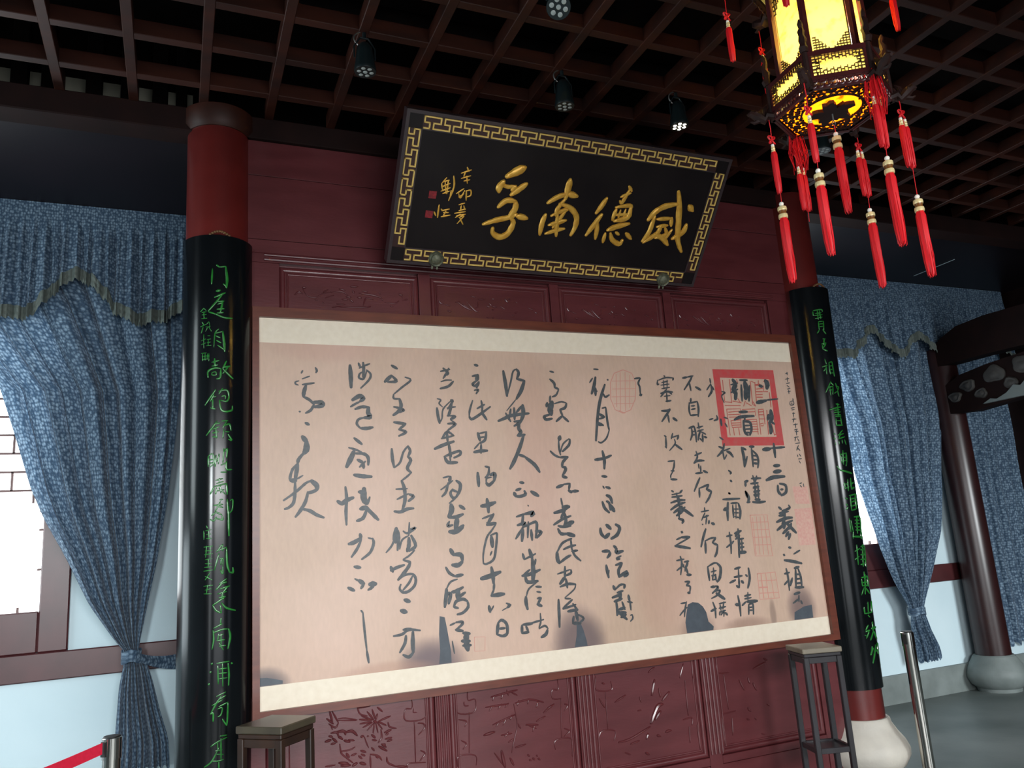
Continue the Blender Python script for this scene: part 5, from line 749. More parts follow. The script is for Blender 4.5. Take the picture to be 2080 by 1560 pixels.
# left
cl = tag(empty('curtain', (0, 0, 0)), 'blue patterned curtain with scalloped valance, tied back beside the left column', 'curtain')
LL = [(-2.1, 3.9), (-1.45, 3.3), (-.983, 2.718), (-.897, 2.449), (-.8, 2.123), (-.728, 1.946), (-.602, 1.709), (-.462, 1.415), (-.325, 1.205), (-.262, 1.128), (-.263, 1.086), (-.289, .924), (-.301, .655), (-.315, .44)]
LR = [(.04, 3.9), (.02, 3.373), (.013, 2.702), (-.011, 2.38), (-.046, 2.006), (-.095, 1.646), (-.143, 1.387), (-.178, 1.19), (-.187, 1.121), (-.14, 1.059), (-.106, .957), (-.062, .784), (-.010, .612), (.0, .47)]
drape(LL, LR, 5.47, .45, 3.9, 9.5, .034, cl, 3, 1.6, tie=1.11)
drape([(-4.0, 3.9), (-4.0, .4)], [(-3.2, 3.9), (-3.5, 2.4), (-3.8, 1.2), (-3.7, .4)], 5.47, .45, 3.9, 7, .03, cl, 5, .8, nr=30, nc=80)
def tieband(x, z, w_, parent, hook):
    mb = MB(); n = 20; prev = []
    vs = []
    for j, dz in enumerate((-.035, -.012, .012, .035)):
        for i in range(n):
            a = 2*pi*i/n; vs.append((x+(w_/2+.014)*cos(a), 5.47+.055*sin(a), z+dz+.008*sin(3*a)))
    mb.add(vs, [(j*n+i, j*n+(i+1) % n, (j+1)*n+(i+1) % n, (j+1)*n+i) for j in range(3) for i in range(n)])
    if hook:
        hx, hz = hook; k0 = []
        for i in range(9):
            t = i/8; hh = .022+.022*t
            px = x+w_*.3+(hx-x-w_*.3)*t; pz = z-.0+(hz-z)*t-.015*sin(pi*t); py = 5.42+(5.60-5.42)*t
            k0 += [(px, py-.004*sin(t*9), pz+hh), (px, py-.018, pz), (px, py, pz-hh)]
        mb.add(k0, [(i*3+k, i*3+k+1, i*3+k+4, i*3+k+3) for i in range(8) for k in range(2)])
    o = mb.build('tieback', M['fabric'], parent, True); set_uv(o, [(v.co.x+v.co.y, v.co.z) for v in o.data.vertices])
tieband(-.225, 1.10, .085, cl, (.02, 1.03))
VL = [(-3.0, 3.20), (-2.75, 3.17), (-2.4, 3.30), (-2.05, 3.44), (-1.75, 3.40), (-1.5, 3.22), (-1.2, 3.17), (-1.0, 3.165), (-.924, 3.176), (-.808, 3.201), (-.785, 3.266), (-.735, 3.34), (-.67, 3.403), (-.59, 3.448), (-.52, 3.427), (-.447, 3.326), (-.36, 3.233), (-.273, 3.172), (-.129, 3.186), (.003, 3.254), (.06, 3.28)]
valance([(x, z+.035) for x, z in VL], -3.4, .06, 5.385, 3.918, cl, 2)
# right
cr = tag(empty('curtain', (0, 0, 0)), 'blue patterned curtain gathered in the middle, hanging right of the right couplet board', 'curtain')
RL = [(5.0, 3.9), (5.45, 3.161), (5.66, 2.5), (5.715, 2.2), (5.725, 2.047), (5.794, 1.688), (5.876, 1.376), (5.986, 1.065), (6.105, .835), (6.125, .775), (6.10, .70), (6.095, .628), (6.12, .455), (6.127, .33)]
RR = [(7.16, 3.9), (7.083, 3.311), (6.959, 2.551), (6.80, 1.832), (6.68, 1.465), (6.496, 1.115), (6.300, .825), (6.293, .759), (6.336, .605), (6.406, .461), (6.42, .40)]
drape(RL, RR, 5.47, .36, 3.9, 9, .036, cr, 11, 1.5, tie=.79)
tieband(6.20, .785, .16, cr, None)
drape([(7.20, 3.9), (7.20, .35)], [(8.08, 3.9), (8.0, .35)], 5.52, .36, 3.9, 6, .03, cr, 13, .8, nr=30, nc=120)
VR = [(4.2, 3.2), (4.6, 3.4), (5.0, 3.42), (5.4, 3.2), (5.631, 3.164), (5.809, 3.142), (5.956, 3.253), (6.061, 3.394), (6.117, 3.416), (6.249, 3.289), (6.48, 3.164), (6.652, 3.33), (6.767, 3.386), (6.873, 3.263), (6.991, 3.222), (7.3, 3.2), (7.6, 3.36), (7.9, 3.3), (8.1, 3.2)]
valance([(x, z+.035) for x, z in VR], 4.22, 8.1, 5.385, 3.918, cr, 9, pitch=.085)

# ------------------------------------------------------------ carved beam at the right edge
bk = tag(empty('carved_beam', (7.0, 5.3, 2.55)), 'dark arched beam with grey cloud carvings running from the corner column', 'beam')
def yz(poly, x0, x1, nm, m):
    mb = MB().prism(poly, lambda a, b_: (x0-7.0, a-5.3, b_-2.55), lambda a, b_: (x1-7.0, a-5.3, b_-2.55)); return mb.build(nm, m, bk)
yz([(5.42, 3.06), (5.42, 3.24), (5.30, 3.33), (5.12, 3.40), (4.83, 3.42), (4.2, 3.40), (3.2, 3.38), (3.2, 3.04), (4.2, 3.04), (4.88, 3.06)], 6.94, 7.10, 'arched_beam', M['lintel'])
yz([(5.36, 2.58), (5.36, 2.86), (5.2, 2.93), (4.9, 2.97), (4.4, 3.0), (3.2, 3.0), (3.2, 2.6), (4.58, 2.6), (5.1, 2.56)], 6.96, 7.08, 'lower_beam', M['lintel'])
for i, (y, z, r) in enumerate(((5.27, 2.73, .07), (5.12, 2.81, .08), (5.00, 2.71, .065), (4.84, 2.86, .11), (4.70, 2.75, .07), (4.55, 2.89, .11), (4.40, 2.78, .08), (4.24, 2.92, .10))):
    mb = MB(); vs = []; n = 22
    for kk, (rs_, xx) in enumerate(((1., -.038), (.97, -.052), (.8, -.060), (.55, -.056), (.3, -.064), (.05, -.066))):
        for j in range(n):
            an_ = 2*pi*j/n; wv = 1+.10*sin(3*an_+i)+.05*sin(5*an_+2*i); sw = .10*r*kk/5
            vs.append((xx, y-5.3+r*rs_*wv*cos(an_)+sw*cos(i), z-2.55+r*.72*rs_*wv*sin(an_)+sw*sin(i)))
    mb.add(vs, [(k*n+j, k*n+(j+1) % n, (k+1)*n+(j+1) % n, (k+1)*n+j) for k in range(5) for j in range(n)]+[tuple(5*n+j for j in range(n))])
    mb.build('cloud_carving', M['cloud'], bk, smooth=True)
yz([(4.98, 2.605), (4.90, 2.64), (4.84, 2.625), (4.74, 2.66), (4.66, 2.72), (4.60, 2.70), (4.52, 2.76), (4.4, 2.80), (4.2, 2.80), (4.2, 2.605)], 6.925, 6.962, 'lit_cloud_edge', M['cloudlit'])

# ------------------------------------------------------------ flower stands
def stand(x, y, rz, h, s, lab, mt_, mtop):
    t = tag(empty('flower_stand', (x, y, 0), rz), lab, 'stand'); a = s/2
    MB().box(-a, a, -a, a, h-.03, h, .004).build('top_board', M[mtop], t)
    MB().box(-a+.008, a-.008, -a+.008, a-.008, h-.05, h-.031, .003).build('waist', M[mt_], t)
    for sx in (-1, 1):
        for sy in (-1, 1):
            cx, cy = sx*(a-.02), sy*(a-.02)
            MB().box(cx-.015, cx+.015, cy-.015, cy+.015, 0, h-.05, .003).build('leg', M[mt_], t)
    for sx in (-1, 1):
        MB().box(sx*(a-.02)-.009, sx*(a-.02)+.009, -a+.035, a-.035, h-.085, h-.052, .002).build('apron', M[mt_], t)
        MB().box(-a+.035, a-.035, sx*(a-.02)-.009, sx*(a-.02)+.009, h-.085, h-.052, .002).build('apron', M[mt_], t)
        MB().box(sx*(a-.02)-.010, sx*(a-.02)+.010, -a+.035, a-.035, .335, .365, .002).build('stretcher', M[mt_], t)
        MB().box(-a+.035, a-.035, sx*(a-.02)-.010, sx*(a-.02)+.010, .335, .365, .002).build('stretcher', M[mt_], t)
    MB().box(-a+.03, a-.03, -a+.03, a-.03, .343, .355).build('shelf', M[mt_], t)
    return t
stand(.413, 3.717, radians(45), .92, .235, 'tall dark wooden flower stand in front of the left couplet board', 'stand', 'standtop')
stand(3.451, 3.814, radians(-18), .90, .235, 'tall narrow dark flower stand by the right couplet board', 'standbluish', 'standlit')

# ------------------------------------------------------------ barrier posts
def post(x, y, h, lab, ang):
    t = tag(empty('barrier_post', (x, y, 0)), lab, 'barrier post')
    MB().lathe([(.17, 0), (.17, .012), (.155, .022), (.05, .034), (.041, .04)], n=40).build('base', M['chrome'], t, smooth=True)
    MB().lathe([(.037, .04), (.037, h-.09)], n=28).build('pole', M['chrome'], t, smooth=True)
    MB().lathe([(.040, h-.09), (.040, h-.006), (.036, h-.004), (.030, h-.004), (.030, h-.008)], n=28).build('belt_head', M['chrome'], t, smooth=True)
    MB().lathe([(.036, h-.005), (.033, h+.001), (1e-4, h+.001)], n=28).build('cap', M['blackplastic'], t, smooth=True)
    dx, dy = cos(ang), sin(ang); mb = MB()
    vs = []
    for r in (.038, .048):
        for k in (-.012, .012):
            for z in (h-.075, h-.015): vs.append((dx*r-dy*k, dy*r+dx*k, z))
    mb.add(vs, [(0,1,3,2), (4,6,7,5), (0,4,5,1), (2,3,7,6), (0,2,6,4), (1,5,7,3)]); mb.build('belt_slot', M['blackplastic'], t)
    return t
post(4.335, 3.93, .885, 'polished steel barrier post standing beside the right column', radians(200))
p1 = Vector((-.231, 4.03, 0)); p2 = Vector((-1.55, 2.52, 0)); an = atan2(p2.y-p1.y, p2.x-p1.x)
post(p1.x, p1.y, .90, 'steel barrier post with a red belt, in front of the left curtain', an)
d = (p2-p1).normalized(); nrm = Vector((-d.y, d.x, 0))
mb = MB(); vs = []
n = 24; A = p1+d*.052; B = p2-d*.052
for i in range(n+1):
    t_ = i/n; p = A+(B-A)*t_; sag = -.05*4*t_*(1-t_)
    for k in (-.0012, .0012):
        for z in (.838, .884): q_ = p+nrm*k; vs.append((q_.x, q_.y, z+sag))
fs_ = []
for i in range(n): 
    o_ = i*4; fs_ += [(o_, o_+1, o_+5, o_+4), (o_+2, o_+6, o_+7, o_+3), (o_, o_+4, o_+6, o_+2), (o_+1, o_+3, o_+7, o_+5)]
mb.add(vs, fs_); tag(mb.build('barrier_belt', M['belt']), 'red fabric belt stretched from the left steel post toward the left edge', 'belt')

# ------------------------------------------------------------ spotlights
def spotlight(x, y, zb, lab, lit=False, tilt=(0, 0), top=4.02):
    t = tag(empty('spotlight', (x, y, zb)), lab, 'spotlight')
    R_ = Matrix.Rotation(tilt[0], 3, 'X') @ Matrix.Rotation(tilt[1], 3, 'Y')
    def L(prof, nm, m, n=28): 
        return MB().lathe(prof, n=n, mt=R_).build(nm, m, t, smooth=True)
    L([(.050, .0), (.052, .006), (.051, .02), (.045, .055), (.040, .10), (.036, .128), (.026, .14), (.02, .15), (1e-4, .15)], 'housing', M['spot'])
    L([(.047, .004), (1e-4, .004)], 'reflector', M['lens'])
    mb = MB()
    for i in range(6):
        a = 2*pi*i/6; mb.lathe([(.013, .002), (.009, -.001), (1e-4, -.001)], tuple(R_ @ Vector((.030*cos(a), .030*sin(a), 0))), 12, mt=R_)
    mb.lathe([(.012, .002), (.009, -.002), (1e-4, -.002)], (0, 0, 0), 12, mt=R_)
    mb.build('led_cluster', M['led'] if lit else M['lens'], t, smooth=True)
    tp = R_ @ Vector((0, 0, .15))
    mb = MB()
    for sx in (-1, 1): mb.tube([tuple(R_ @ Vector((sx*.050, 0, .07))), tuple(R_ @ Vector((sx*.050, 0, .13))), tuple(tp+Vector((sx*.02, 0, .03)))], .004, 6)
    mb.tube([tuple(tp+Vector((-.02, 0, .03))), tuple(tp+Vector((.02, 0, .03)))], .005, 6); mb.tube([tuple(tp+Vector((0, 0, .03))), (tp.x, tp.y, max(top-zb, tp.z+.035))], .010, 8)
    mb.build('bracket', M['spot'], t, smooth=True)
    cb = []
    for i in range(15):
        a = i/14*pi*1.6; cb.append((-.03-.02*sin(a), 0, tp.z-.0+.07*i/14-.01*cos(a)))
    MB().tube(cb, .0035, 6).build('cable', M['steel'], t, smooth=True)
    return t
spotlight(.789, 3.3, 3.812, 'unlit black spotlight hanging from the lattice, farthest left of the spotlights')
spotlight(1.842, 3.3, 3.812, 'unlit black spotlight hanging above the middle of the plaque')
spotlight(2.560, 3.3, 3.812, 'black spotlight with lit white LEDs above the right end of the plaque', True)
spotlight(3.60, 3.3, 3.812, 'black spotlight seen just below the lantern, behind its tassels')
spotlight(1.42, 2.52, 3.735, 'black spotlight at the top edge with its round lens turned to the viewer', False, (radians(-38), radians(18)))
# slim glowing rods put in for bright slivers over the lattice
def glow_rod(a, b_, lab):
    t = tag(empty('glowing_rod', a), lab, 'tube light'); v = Vector(b_)-Vector(a)
    MB().tube([(0, 0, 0), tuple(v)], .007, 8).build('tube', M['glowrod'], t, smooth=True)
    for q_ in (Vector((0, 0, 0)), v): MB().ball(tuple(q_), .012, 8).build('rod_cap', M['steel'], t, smooth=True)
glow_rod((2.33, 3.345, 4.112), (2.78, 3.345, 4.112), 'bright sliver, built as a glowing rod, lying crosswise on the lattice behind the lit spotlight')
glow_rod((3.60, 2.66, 4.112), (3.605, 2.36, 4.112), 'bright sliver built as a glowing rod on the lattice right of the lantern')

# ------------------------------------------------------------ the palace lantern
LC = Vector((2.165, 1.913, 0))
lan = tag(empty('palace_lantern', (LC.x, LC.y, 3.03)), 'hexagonal rosewood palace lantern with glowing yellow panels hanging at upper right', 'lantern')
ANG = [radians(a) for a in (26, 86, 146, 206, 266, 326)]
def hexpt(a, r, z): return Vector((r*cos(a), r*sin(a), z-3.03))
def face_frame(i, r, z0, z1):
    """mapping for a face between corner i and i+1: (u across 0..w, v up, h outward)"""
    a0, a1 = ANG[i], ANG[(i+1) % 6]
    p0, p1 = hexpt(a0, r, z0), hexpt(a1, r, z0); ux = (p1-p0); wd = ux.length; ux.normalize()
    nn = ((p0+p1)/2); nn.z = 0; nn.normalize()
    return (lambda u, v, h: tuple(p0+ux*u+Vector((0, 0, v))+nn*h)), wd
def fbox(fn, u0, u1, v0, v1, h0, h1, mb=None):
    mb = mb or MB(); vs = [fn(u, v, h) for u in (u0, u1) for v in (v0, v1) for h in (h0, h1)]
    return mb.add(vs, [(0,1,3,2), (4,6,7,5), (0,4,5,1), (2,3,7,6), (0,2,6,4), (1,5,7,3)])
Lw, Ld, Lg = M['lanwood'], M['landark'], M['glass']
def fret(fn, wd, u0, u1, v0, v1, kind, mb):
    t_ = .0022; H0, H1 = -.002, .004
    g = .011
    if kind == 'band':       # stepped key fret round the opening
        nu = max(4, int((u1-u0)/g)); nv = max(3, int((v1-v0)/g))
        for i in range(nu):
            a = u0+(u1-u0)*i/nu; b_ = u0+(u1-u0)*(i+1)/nu; dpt = .012+.006*(i % 2)+(.012 if i in (0, nu-1, 1, nu-2) else 0)
            for v, s in ((v0, 1), (v1, -1)):
                fbox(fn, a, b_, min(v+s*dpt, v+s*dpt-s*t_), max(v+s*dpt, v+s*dpt-s*t_), H0, H1, mb)
                fbox(fn, b_-t_/2, b_+t_/2, min(v, v+s*(dpt+.006)), max(v, v+s*(dpt+.006)), H0, H1, mb)
        for j in range(nv):
            a = v0+(v1-v0)*j/nv; b_ = v0+(v1-v0)*(j+1)/nv; dpt = .016+.008*(j % 2)
            for u, s in ((u0, 1), (u1, -1)):
                fbox(fn, min(u+s*dpt, u+s*dpt-s*t_), max(u+s*dpt, u+s*dpt-s*t_), a, b_, H0, H1, mb)
                fbox(fn, min(u, u+s*(dpt+.007)), max(u, u+s*(dpt+.007)), b_-t_/2, b_+t_/2, H0, H1, mb)
    else:                    # curling fretwork in the corners of the tall panels
        for (uc, s) in ((u0, 1), (u1, -1)):
            for (vc, sv, ht) in ((v0, 1, .07), (v1, -1, .13)):
                for k in range(7):
                    vv = vc+sv*ht*k/7; ln = (u1-u0)*.46*(1-k/7.)**1.3+.008
                    fbox(fn, min(uc, uc+s*ln), max(uc, uc+s*ln), vv-t_/2, vv+t_/2, H0, H1, mb)
                for k in range(1, 6):
                    uu = uc+s*(u1-u0)*.5*k/6; top = ht*(1-k/6.)**.8
                    fbox(fn, uu-t_/2, uu+t_/2, min(vc, vc+sv*top), max(vc, vc+sv*top), H0, H1, mb)
    return mb
scal = lambda fn, wd, v, n, r, mb: [mb.tube([fn(wd*(i+.5)/n+r*cos(pi*k/8)*.9, v-r*sin(pi*k/8), .001) for k in range(9)], .0026, 5) for i in range(n)]
# lower band (R .205), z 3.03..3.165 : rails, posts, glass, fret, lace
for i in range(6):
    fn, wd = face_frame(i, .205, 3.03, 3.17)
    q = MB(); fbox(fn, 0, wd, .122, .140, -.014, .006, q); fbox(fn, 0, wd, .030, .046, -.014, .006, q); fbox(fn, 0, .018, .046, .122, -.012, .004, q); fbox(fn, wd-.018, wd, .046, .122, -.012, .004, q)
    q.build('band_frame', Lw, lan)
    fbox(fn, .016, wd-.016, .046, .122, -.008, -.006).build('band_glass', Lg, lan)
    fret(fn, wd, .018, wd-.018, .046, .122, 'band', MB()).build('band_fret', Ld, lan)['kind'] = 'stuff'
    q = MB(); scal(fn, wd, .030, 7, .013, q); scal(fn, wd, .012, 9, .010, q); fbox(fn, 0, wd, .024, .030, -.004, .002, q); fbox(fn, 0, wd, -.002, .004, -.006, .002, q)
    for k in range(15): u = wd*(k+.5)/15; fbox(fn, u-.0018, u+.0018, 0, .027, -.002, .001, q)
    q.build('lace_skirt', Lw, lan)['kind'] = 'stuff'
    # tall body
    fn2, w2 = face_frame(i, .158, 3.17, 3.6)
    q = MB(); fbox(fn2, 0, w2, 0, .018, -.012, .006, q); fbox(fn2, 0, w2, .385, .41, -.012, .006, q); q.build('body_rail', Lw, lan)
    fbox(fn2, .016, w2-.016, .018, .385, -.010, -.008).build('body_glass', Lg, lan)
    fret(fn2, w2, .018, w2-.018, .018, .385, 'tall', MB()).build('body_fret', Ld, lan)['kind'] = 'stuff'
    # ledge between the band and the body
    a0, a1 = ANG[i], ANG[(i+1) % 6]
    MB().add([tuple(hexpt(a0, .205, 3.168)), tuple(hexpt(a1, .205, 3.168)), tuple(hexpt(a1, .150, 3.176)), tuple(hexpt(a0, .150, 3.176)), tuple(hexpt(a0, .205, 3.160)), tuple(hexpt(a1, .205, 3.160)), tuple(hexpt(a1, .150, 3.168)), tuple(hexpt(a0, .150, 3.168))],
             [(0,1,2,3), (7,6,5,4), (0,4,5,1), (3,2,6,7)]).build('ledge', Lw, lan)
    # posts
    p = hexpt(a0, .158, 3.17); q = MB().tube([tuple(p), tuple(p+Vector((0, 0, .43)))], .014, 6); q.build('body_post', Lw, lan)
    p = hexpt(a0, .205, 3.028); MB().tube([tuple(p), tuple(p+Vector((0, 0, .142)))], .010, 8).build('band_post', Ld, lan, smooth=True)
    # crown: roof frame and glass panels flaring outwards above the body
    fn3, w3 = face_frame(i, .235, 3.585, 3.7)
    q = MB(); fbox(fn3, 0, w3, 0, .016, -.012, .006, q); fbox(fn3, 0, w3, .10, .116, -.012, .006, q); fbox(fn3, 0, .014, .016, .10, -.01, .004, q); fbox(fn3, w3-.014, w3, .016, .10, -.01, .004, q)
    scal(fn3, w3, 0, 8, .013, q); q.build('crown_frame', Ld, lan)
    fbox(fn3, .014, w3-.014, .016, .10, -.006, -.004).build('crown_glass', Lg, lan)
    # carved dragon-head brackets at the corners
    for (r0, zb, r1, nm, sc_) in ((.205, 3.045, .262, 'dragon_bracket', 1.), (.235, 3.60, .315, 'dragon_bracket', 1.15)):
        ca, sa = cos(a0), sin(a0); q = MB(); 
        def bp(r, z, s=0.): return (r*ca-s*sa, r*sa+s*ca, z-3.03)
        q.tube([bp(r0-.01, zb), bp(r0+.02, zb+.008), bp((r0+r1)/2, zb-.008), bp(r1-.008, zb+.010), bp(r1+.018, zb+.028), bp(r1+.03, zb+.022)], [.014*sc_, .017*sc_, .016*sc_, .019*sc_, .013*sc_, .006], 8)
        q.ball(bp(r1-.002, zb+.022, .010), .008, 8); q.ball(bp(r1-.002, zb+.022, -.010), .008, 8)
        for kk, (rr, hh) in enumerate(((r0+.015, .030), (r0+.032, .036), (r1-.02, .034))):
            q.tube([bp(rr, zb+.01), bp(rr-.006, zb+.01+hh*.7), bp(rr-.016, zb+.012+hh)], [.009, .007, .002], 6)
        q.tube([bp(r1-.01, zb-.006), bp(r1+.010, zb-.012), bp(r1+.022, zb-.006)], [.009, .007, .003], 6)
        q.build(nm, Ld, lan, smooth=True)
    # upright carved finial strips standing on the band corners
    q = MB(); ca, sa = cos(a0), sin(a0); P = []
    for kk in range(9):
        r = .207+.003*sin(kk*1.8); P.append((r*ca, r*sa, .142+.016*kk))
    q.tube(P, [.013, .016, .011, .015, .010, .013, .008, .010, .003], 7); q.build('finial', Ld, lan, smooth=True)
# bottom plate with cloud fretwork, ring and medallion
q = MB(); vs = []
for r in (.205, .188):
    for z in (3.030, 3.040): vs += [tuple(hexpt(a, r, z)) for a in ANG]
q.add(vs, [(0+i, (i+1) % 6, 12+(i+1) % 6, 12+i) for i in range(6)]+[(i, 6+i, 6+(i+1) % 6, (i+1) % 6) for i in range(6)]+[(6+i, 18+i, 18+(i+1) % 6, 6+(i+1) % 6) for i in range(6)])
q.build('bottom_rim', Lw, lan)
MB().add([tuple(hexpt(a, .19, 3.042)) for a in ANG]+[tuple(hexpt(a, .19, 3.044)) for a in ANG], [tuple(range(6))[::-1], tuple(range(6, 12))]+[(i, (i+1) % 6, 6+(i+1) % 6, 6+i) for i in range(6)]).build('bottom_glass', M['amber'], lan)
q = MB(); rnd = random.Random(8)
P = [(.105*cos(2*pi*k/40), .105*sin(2*pi*k/40), .005) for k in range(41)]; q.tube(P, .0042, 6)
for i in range(6):
    a0, a1 = ANG[i], ANG[(i+1) % 6]
    for rr in (.125, .148, .170):
        p0, p1 = hexpt(a0, rr, 3.035), hexpt(a1, rr, 3.035); nn = 4+int((rr-.12)*60)
        for k in range(nn):
            c0 = p0+(p1-p0)*((k+.5)/nn); d_ = (p1-p0).normalized(); e_ = Vector((-d_.y, d_.x, 0)); s = 1 if (k+i) % 2 else -1
            L_ = .013; pts = [c0-d_*L_*1.2, c0-d_*L_*.5+e_*s*.007, c0+d_*L_*.3-e_*s*.001, c0+d_*L_*1.1+e_*s*.006, c0+d_*L_*.9+e_*s*.011, c0+d_*L_*.55+e_*s*.008]
            q.tube([tuple(x) for x in pts], [.0024, .0046, .0050, .0042, .0034, .0022], 5)
    p0 = hexpt(a0, .105, 3.035); p1 = hexpt(a0, .19, 3.035); q.tube([tuple(p0), tuple(p1)], .003, 5)
q.build('cloud_fretwork', Ld, lan, smooth=True)['kind'] = 'stuff'
n = 36; vs = []
for z in (3.020, 3.034):
    for k in range(n):
        a = 2*pi*k/n; r = .064+.016*cos(5*a) + .010*cos(11*a)+.004*sin(17*a); vs.append((r*cos(a), r*sin(a), z-3.03))
MB().add(vs, [tuple(range(n))[::-1], tuple(range(n, 2*n))]+[(k, (k+1) % n, n+(k+1) % n, n+k) for k in range(n)]).build('star_medallion', Ld, lan)
q = MB(); q.tube([(0, 0, -.010), (0, 0, -.038)], .003, 6)
P = [(.008*cos(2*pi*k/14), 0, -.046+.008*sin(2*pi*k/14)) for k in range(15)]; q.tube(P, .0018, 6)
q.build('hanging_ring', M['steel'], lan, smooth=True)
MB().lathe([(.03, .69), (.18, .69), (.10, .76), (.03, .82), (.012, .83), (.012, 1.06)], n=24).build('suspension', Lw, lan, smooth=True)
# the bulb inside
MB().ball((0, 0, .30), .03, 12).build('bulb', mat('lit_bulb', (1, .9, .6, 1), .4, emit=(1, .86, .50, 1), estr=30), lan, smooth=True)
def plight(z, pw):
    l = bpy.data.lights.new('lantern_bulb_light', 'POINT'); l.energy = pw; l.color = (1.0, .90, .62); l.shadow_soft_size = .035
    o = bpy.data.objects.new('lantern_bulb_light', l); COL.objects.link(o); o.location = (LC.x, LC.y, z)
plight(3.30, 62.0); plight(3.13, 5.0)

# tassels -----------------------------------------------------------------------------
def fringe_mesh(r, L_, n=26, seed=0, tipr=.62):
    """bundle of threads hanging from z=0 down to -L"""
    rnd = random.Random(seed); mb = MB()
    prof = [(r*.75, 0), (r*1.02, -L_*.06), (r*1.05, -L_*.4), (r*1.0, -L_*.8), (r*.8, -L_*.95), (r*.3, -L_)]
    k0 = []
    for rr, z in prof:
        for i in range(n):
            a = 2*pi*i/n; q_ = rr*(1+.10*sin(a*7+z*9)+.05*sin(a*13)); zz = z-(L_*.05*rnd.random() if z < -L_*.9 else 0)
            k0.append((q_*cos(a), q_*sin(a), zz))
    mb.add(k0, [(j*n+i, j*n+(i+1) % n, (j+1)*n+(i+1) % n, (j+1)*n+i) for j in range(len(prof)-1) for i in range(n)]+[tuple(range(n)), tuple((len(prof)-1)*n+i for i in range(n))[::-1]])
    for i in range(14):       # loose threads
        a = 2*pi*i/14+rnd.random()*.3; rr = r*(.8+.3*rnd.random()); 
        mb.tube([(rr*.9*cos(a), rr*.9*sin(a), -L_*.3), (rr*1.08*cos(a), rr*1.08*sin(a), -L_*.7), (rr*.85*cos(a+.1), rr*.85*sin(a+.1), -L_*(.98+.06*rnd.random()))], .0009, 4)
    return mb
SM = {}
def shared(key, fnn, m):
    if key not in SM:
        o = fnn().build(key, m, smooth=True); SM[key] = o.data; bpy.data.objects.remove(o)
    return SM[key]
def part(name, me, parent, loc=(0, 0, 0)):
    o = bpy.data.objects.new(name, me); COL.objects.link(o); o.parent = parent; o.location = loc; return o
def knot():
    mb = MB()
    for s, zz in ((0, 0), (pi/2, -.004)):
        for k in range(4):
            a = k*pi/2+pi/4; P = []
            for i in range(13):
                t_ = 2*pi*i/12; rr = .014*(1-cos(t_))/1.4; P.append((rr*cos(a)*(1 if s == 0 else .6)+.004*sin(t_)*-sin(a), .003*sin(t_), -.010+rr*sin(a)+.004*sin(t_)*cos(a)))
            mb.tube(P, .0022, 5)
    mb.ball((0, 0, -.010), .007, 8, 1, .6, 1); return mb
def capm(s=1.):
    return lambda: MB().lathe([(.009*s, 0), (.0155*s, -.004*s), (.0165*s, -.012*s), (.0155*s, -.018*s)], n=18)
def capb(s=1.): return lambda: MB().lathe([(.0135*s, -.018*s), (.0125*s, -.024*s), (.0135*s, -.032*s)], n=18)
def capl(s=1.): return lambda: MB().lathe([(.0155*s, -.032*s), (.0165*s, -.040*s), (.0158*s, -.046*s), (.013*s, -.047*s)], n=18)
def long_tassel(x, y, z, L_, lab, swing=0, r=.0150):
    """bead at z, then the gold cap, then the silk"""
    t = tag(empty('tassel', (x, y, z)), lab, 'tassel', 'long red tassels under the lantern')
    part('bead', shared('bead', lambda: MB().ball((0, 0, 0), .0085, 12), M['bead']), t)
    part('gold_cap', shared('gold_cap', capm(), M['goldcap']), t, (0, 0, -.009)); part('brown_band', shared('brown_band', capb(), M['brownband']), t, (0, 0, -.009)); part('gold_cap', shared('gold_cap_low', capl(), M['goldcap']), t, (0, 0, -.009))
    part('silk', shared('silk_%d' % round(L_*1000), lambda: fringe_mesh(r, L_, seed=round(L_*1000)), M['tassel']), t, (0, 0, -.055))
    return t
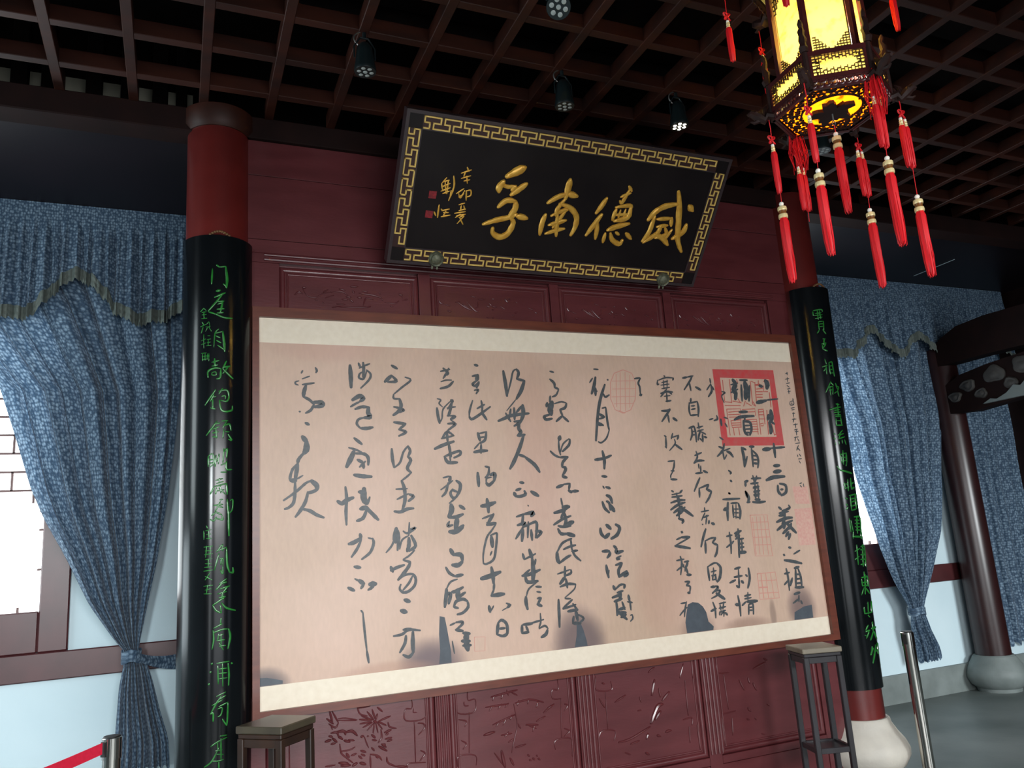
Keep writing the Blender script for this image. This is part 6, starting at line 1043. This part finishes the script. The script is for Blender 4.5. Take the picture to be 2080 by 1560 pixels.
def pair_tassel(x, y, ztop, zknot, L_, lab, two=True, sep=(.013, 0), messy=False, tail=0.):
    t = tag(empty('knotted_tassel', (x, y, ztop)), lab, 'tassel', 'short knotted tassels at the lantern corners')
    zk = zknot-ztop
    MB().tube([(0, 0, 0), (.002, 0, zk*.5), (0, 0, zk)], .0018, 6).build('cord', M['cord'], t, smooth=True)
    part('knot', shared('knot', knot, M['cord']), t, (0, 0, zk))
    offs = [(-sep[0], -sep[1]), (sep[0], sep[1])] if two else [(0, 0)]
    for ox, oy in offs:
        z = zk-.032
        part('bead', shared('small_bead', lambda: MB().ball((0, 0, 0), .0062, 10), M['bead']), t, (ox, oy, z))
        part('small_cap', shared('small_cap', lambda: MB().lathe([(.004, -.004), (.0072, -.007), (.006, -.011), (.0076, -.015), (.006, -.019), (.0078, -.025), (.006, -.028)], n=14), M['goldcap']), t, (ox, oy, z))
        part('silk', shared('short_silk_%d' % round(L_*1000), lambda: fringe_mesh(.0105, L_, n=18, seed=round(L_*977)), M['tassel']), t, (ox, oy, z-.027))
    if tail: MB().tube([(.003, 0, zk-.03), (.006, 0, zk-.03-tail*.5), (.002, 0, zk-.03-tail)], .0013, 5).build('lower_cord', M['cord'], t, smooth=True)
    if messy:
        rnd = random.Random(4); mb = MB()
        for i in range(60):
            a = rnd.uniform(0, 6.28); r = rnd.uniform(.004, .03); L2 = rnd.uniform(.06, .16); h0 = rnd.uniform(0, .05)
            mb.tube([(0, 0, h0), (r*.8*cos(a), r*.8*sin(a), h0-.02), (r*1.2*cos(a), r*1.2*sin(a), -L2*.6), (r*cos(a+.4), r*sin(a+.4), -L2)], .0013, 4)
        mb.build('tangled_threads', M['tassel'], t)
    return t
def cr_(i, r): a = ANG[i]; return LC.x+r*cos(a), LC.y+r*sin(a)

SPEC = [  # corner, hang radius, knot z, short silk, long bead z, long silk, two, messy, wording of the corner
    (2, .220, 2.966, .157, 2.704, .235, False, False, 'at the leftmost lower corner'),
    (1, .200, 2.940, .142, None, 0, True, True, 'at the far left corner, its long tassel missing'),
    (3, .265, 2.935, .135, 2.706, .233, False, False, 'at the near left corner, in front of the star medallion'),
    (0, .270, 2.998, .151, 2.726, .247, True, False, 'at the far right corner'),
    (4, .200, 2.992, .150, 2.740, .245, True, True, 'at the near right corner, hung with tangled threads'),
    (5, .228, 2.988, .153, 2.660, .230, True, False, 'at the rightmost lower corner'),
]
for ci, r, zk, Ls, zl, Ll, two, messy, wd_ in SPEC:
    x, y = cr_(ci, r)
    pair_tassel(x, y, 3.036, zk, Ls, ('pair of short red tassels ' if two else 'short knotted red tassel ')+wd_, two, (.0125, .002), messy, tail=(zk-.03-zl-.008 if zl else .22))
    if zl: long_tassel(x, y, zl, Ll, 'long red tassel with gold cap '+wd_.split(',')[0]+' of the lantern')
MB().tube([(0, 0, -.054), (.001, 0, -.082)], .0018, 6).build('centre_cord', M['cord'], lan, smooth=True)
long_tassel(LC.x, LC.y, 2.940, .241, 'long red tassel with gold cap hanging from the centre ring of the lantern', r=.0145)
for ci, wd_ in ((2, 'left upper corner of the lantern'), (5, 'right upper corner of the lantern'), (1, 'far left upper corner'),
                (0, 'far right upper corner'), (3, 'near left upper corner'), (4, 'near right upper corner')):
    x, y = cr_(ci, .315 if ci != 5 else .27)
    pair_tassel(x, y, 3.60, 3.50, .14 if ci != 5 else .13, 'short red tassel with knot at the '+wd_, False)
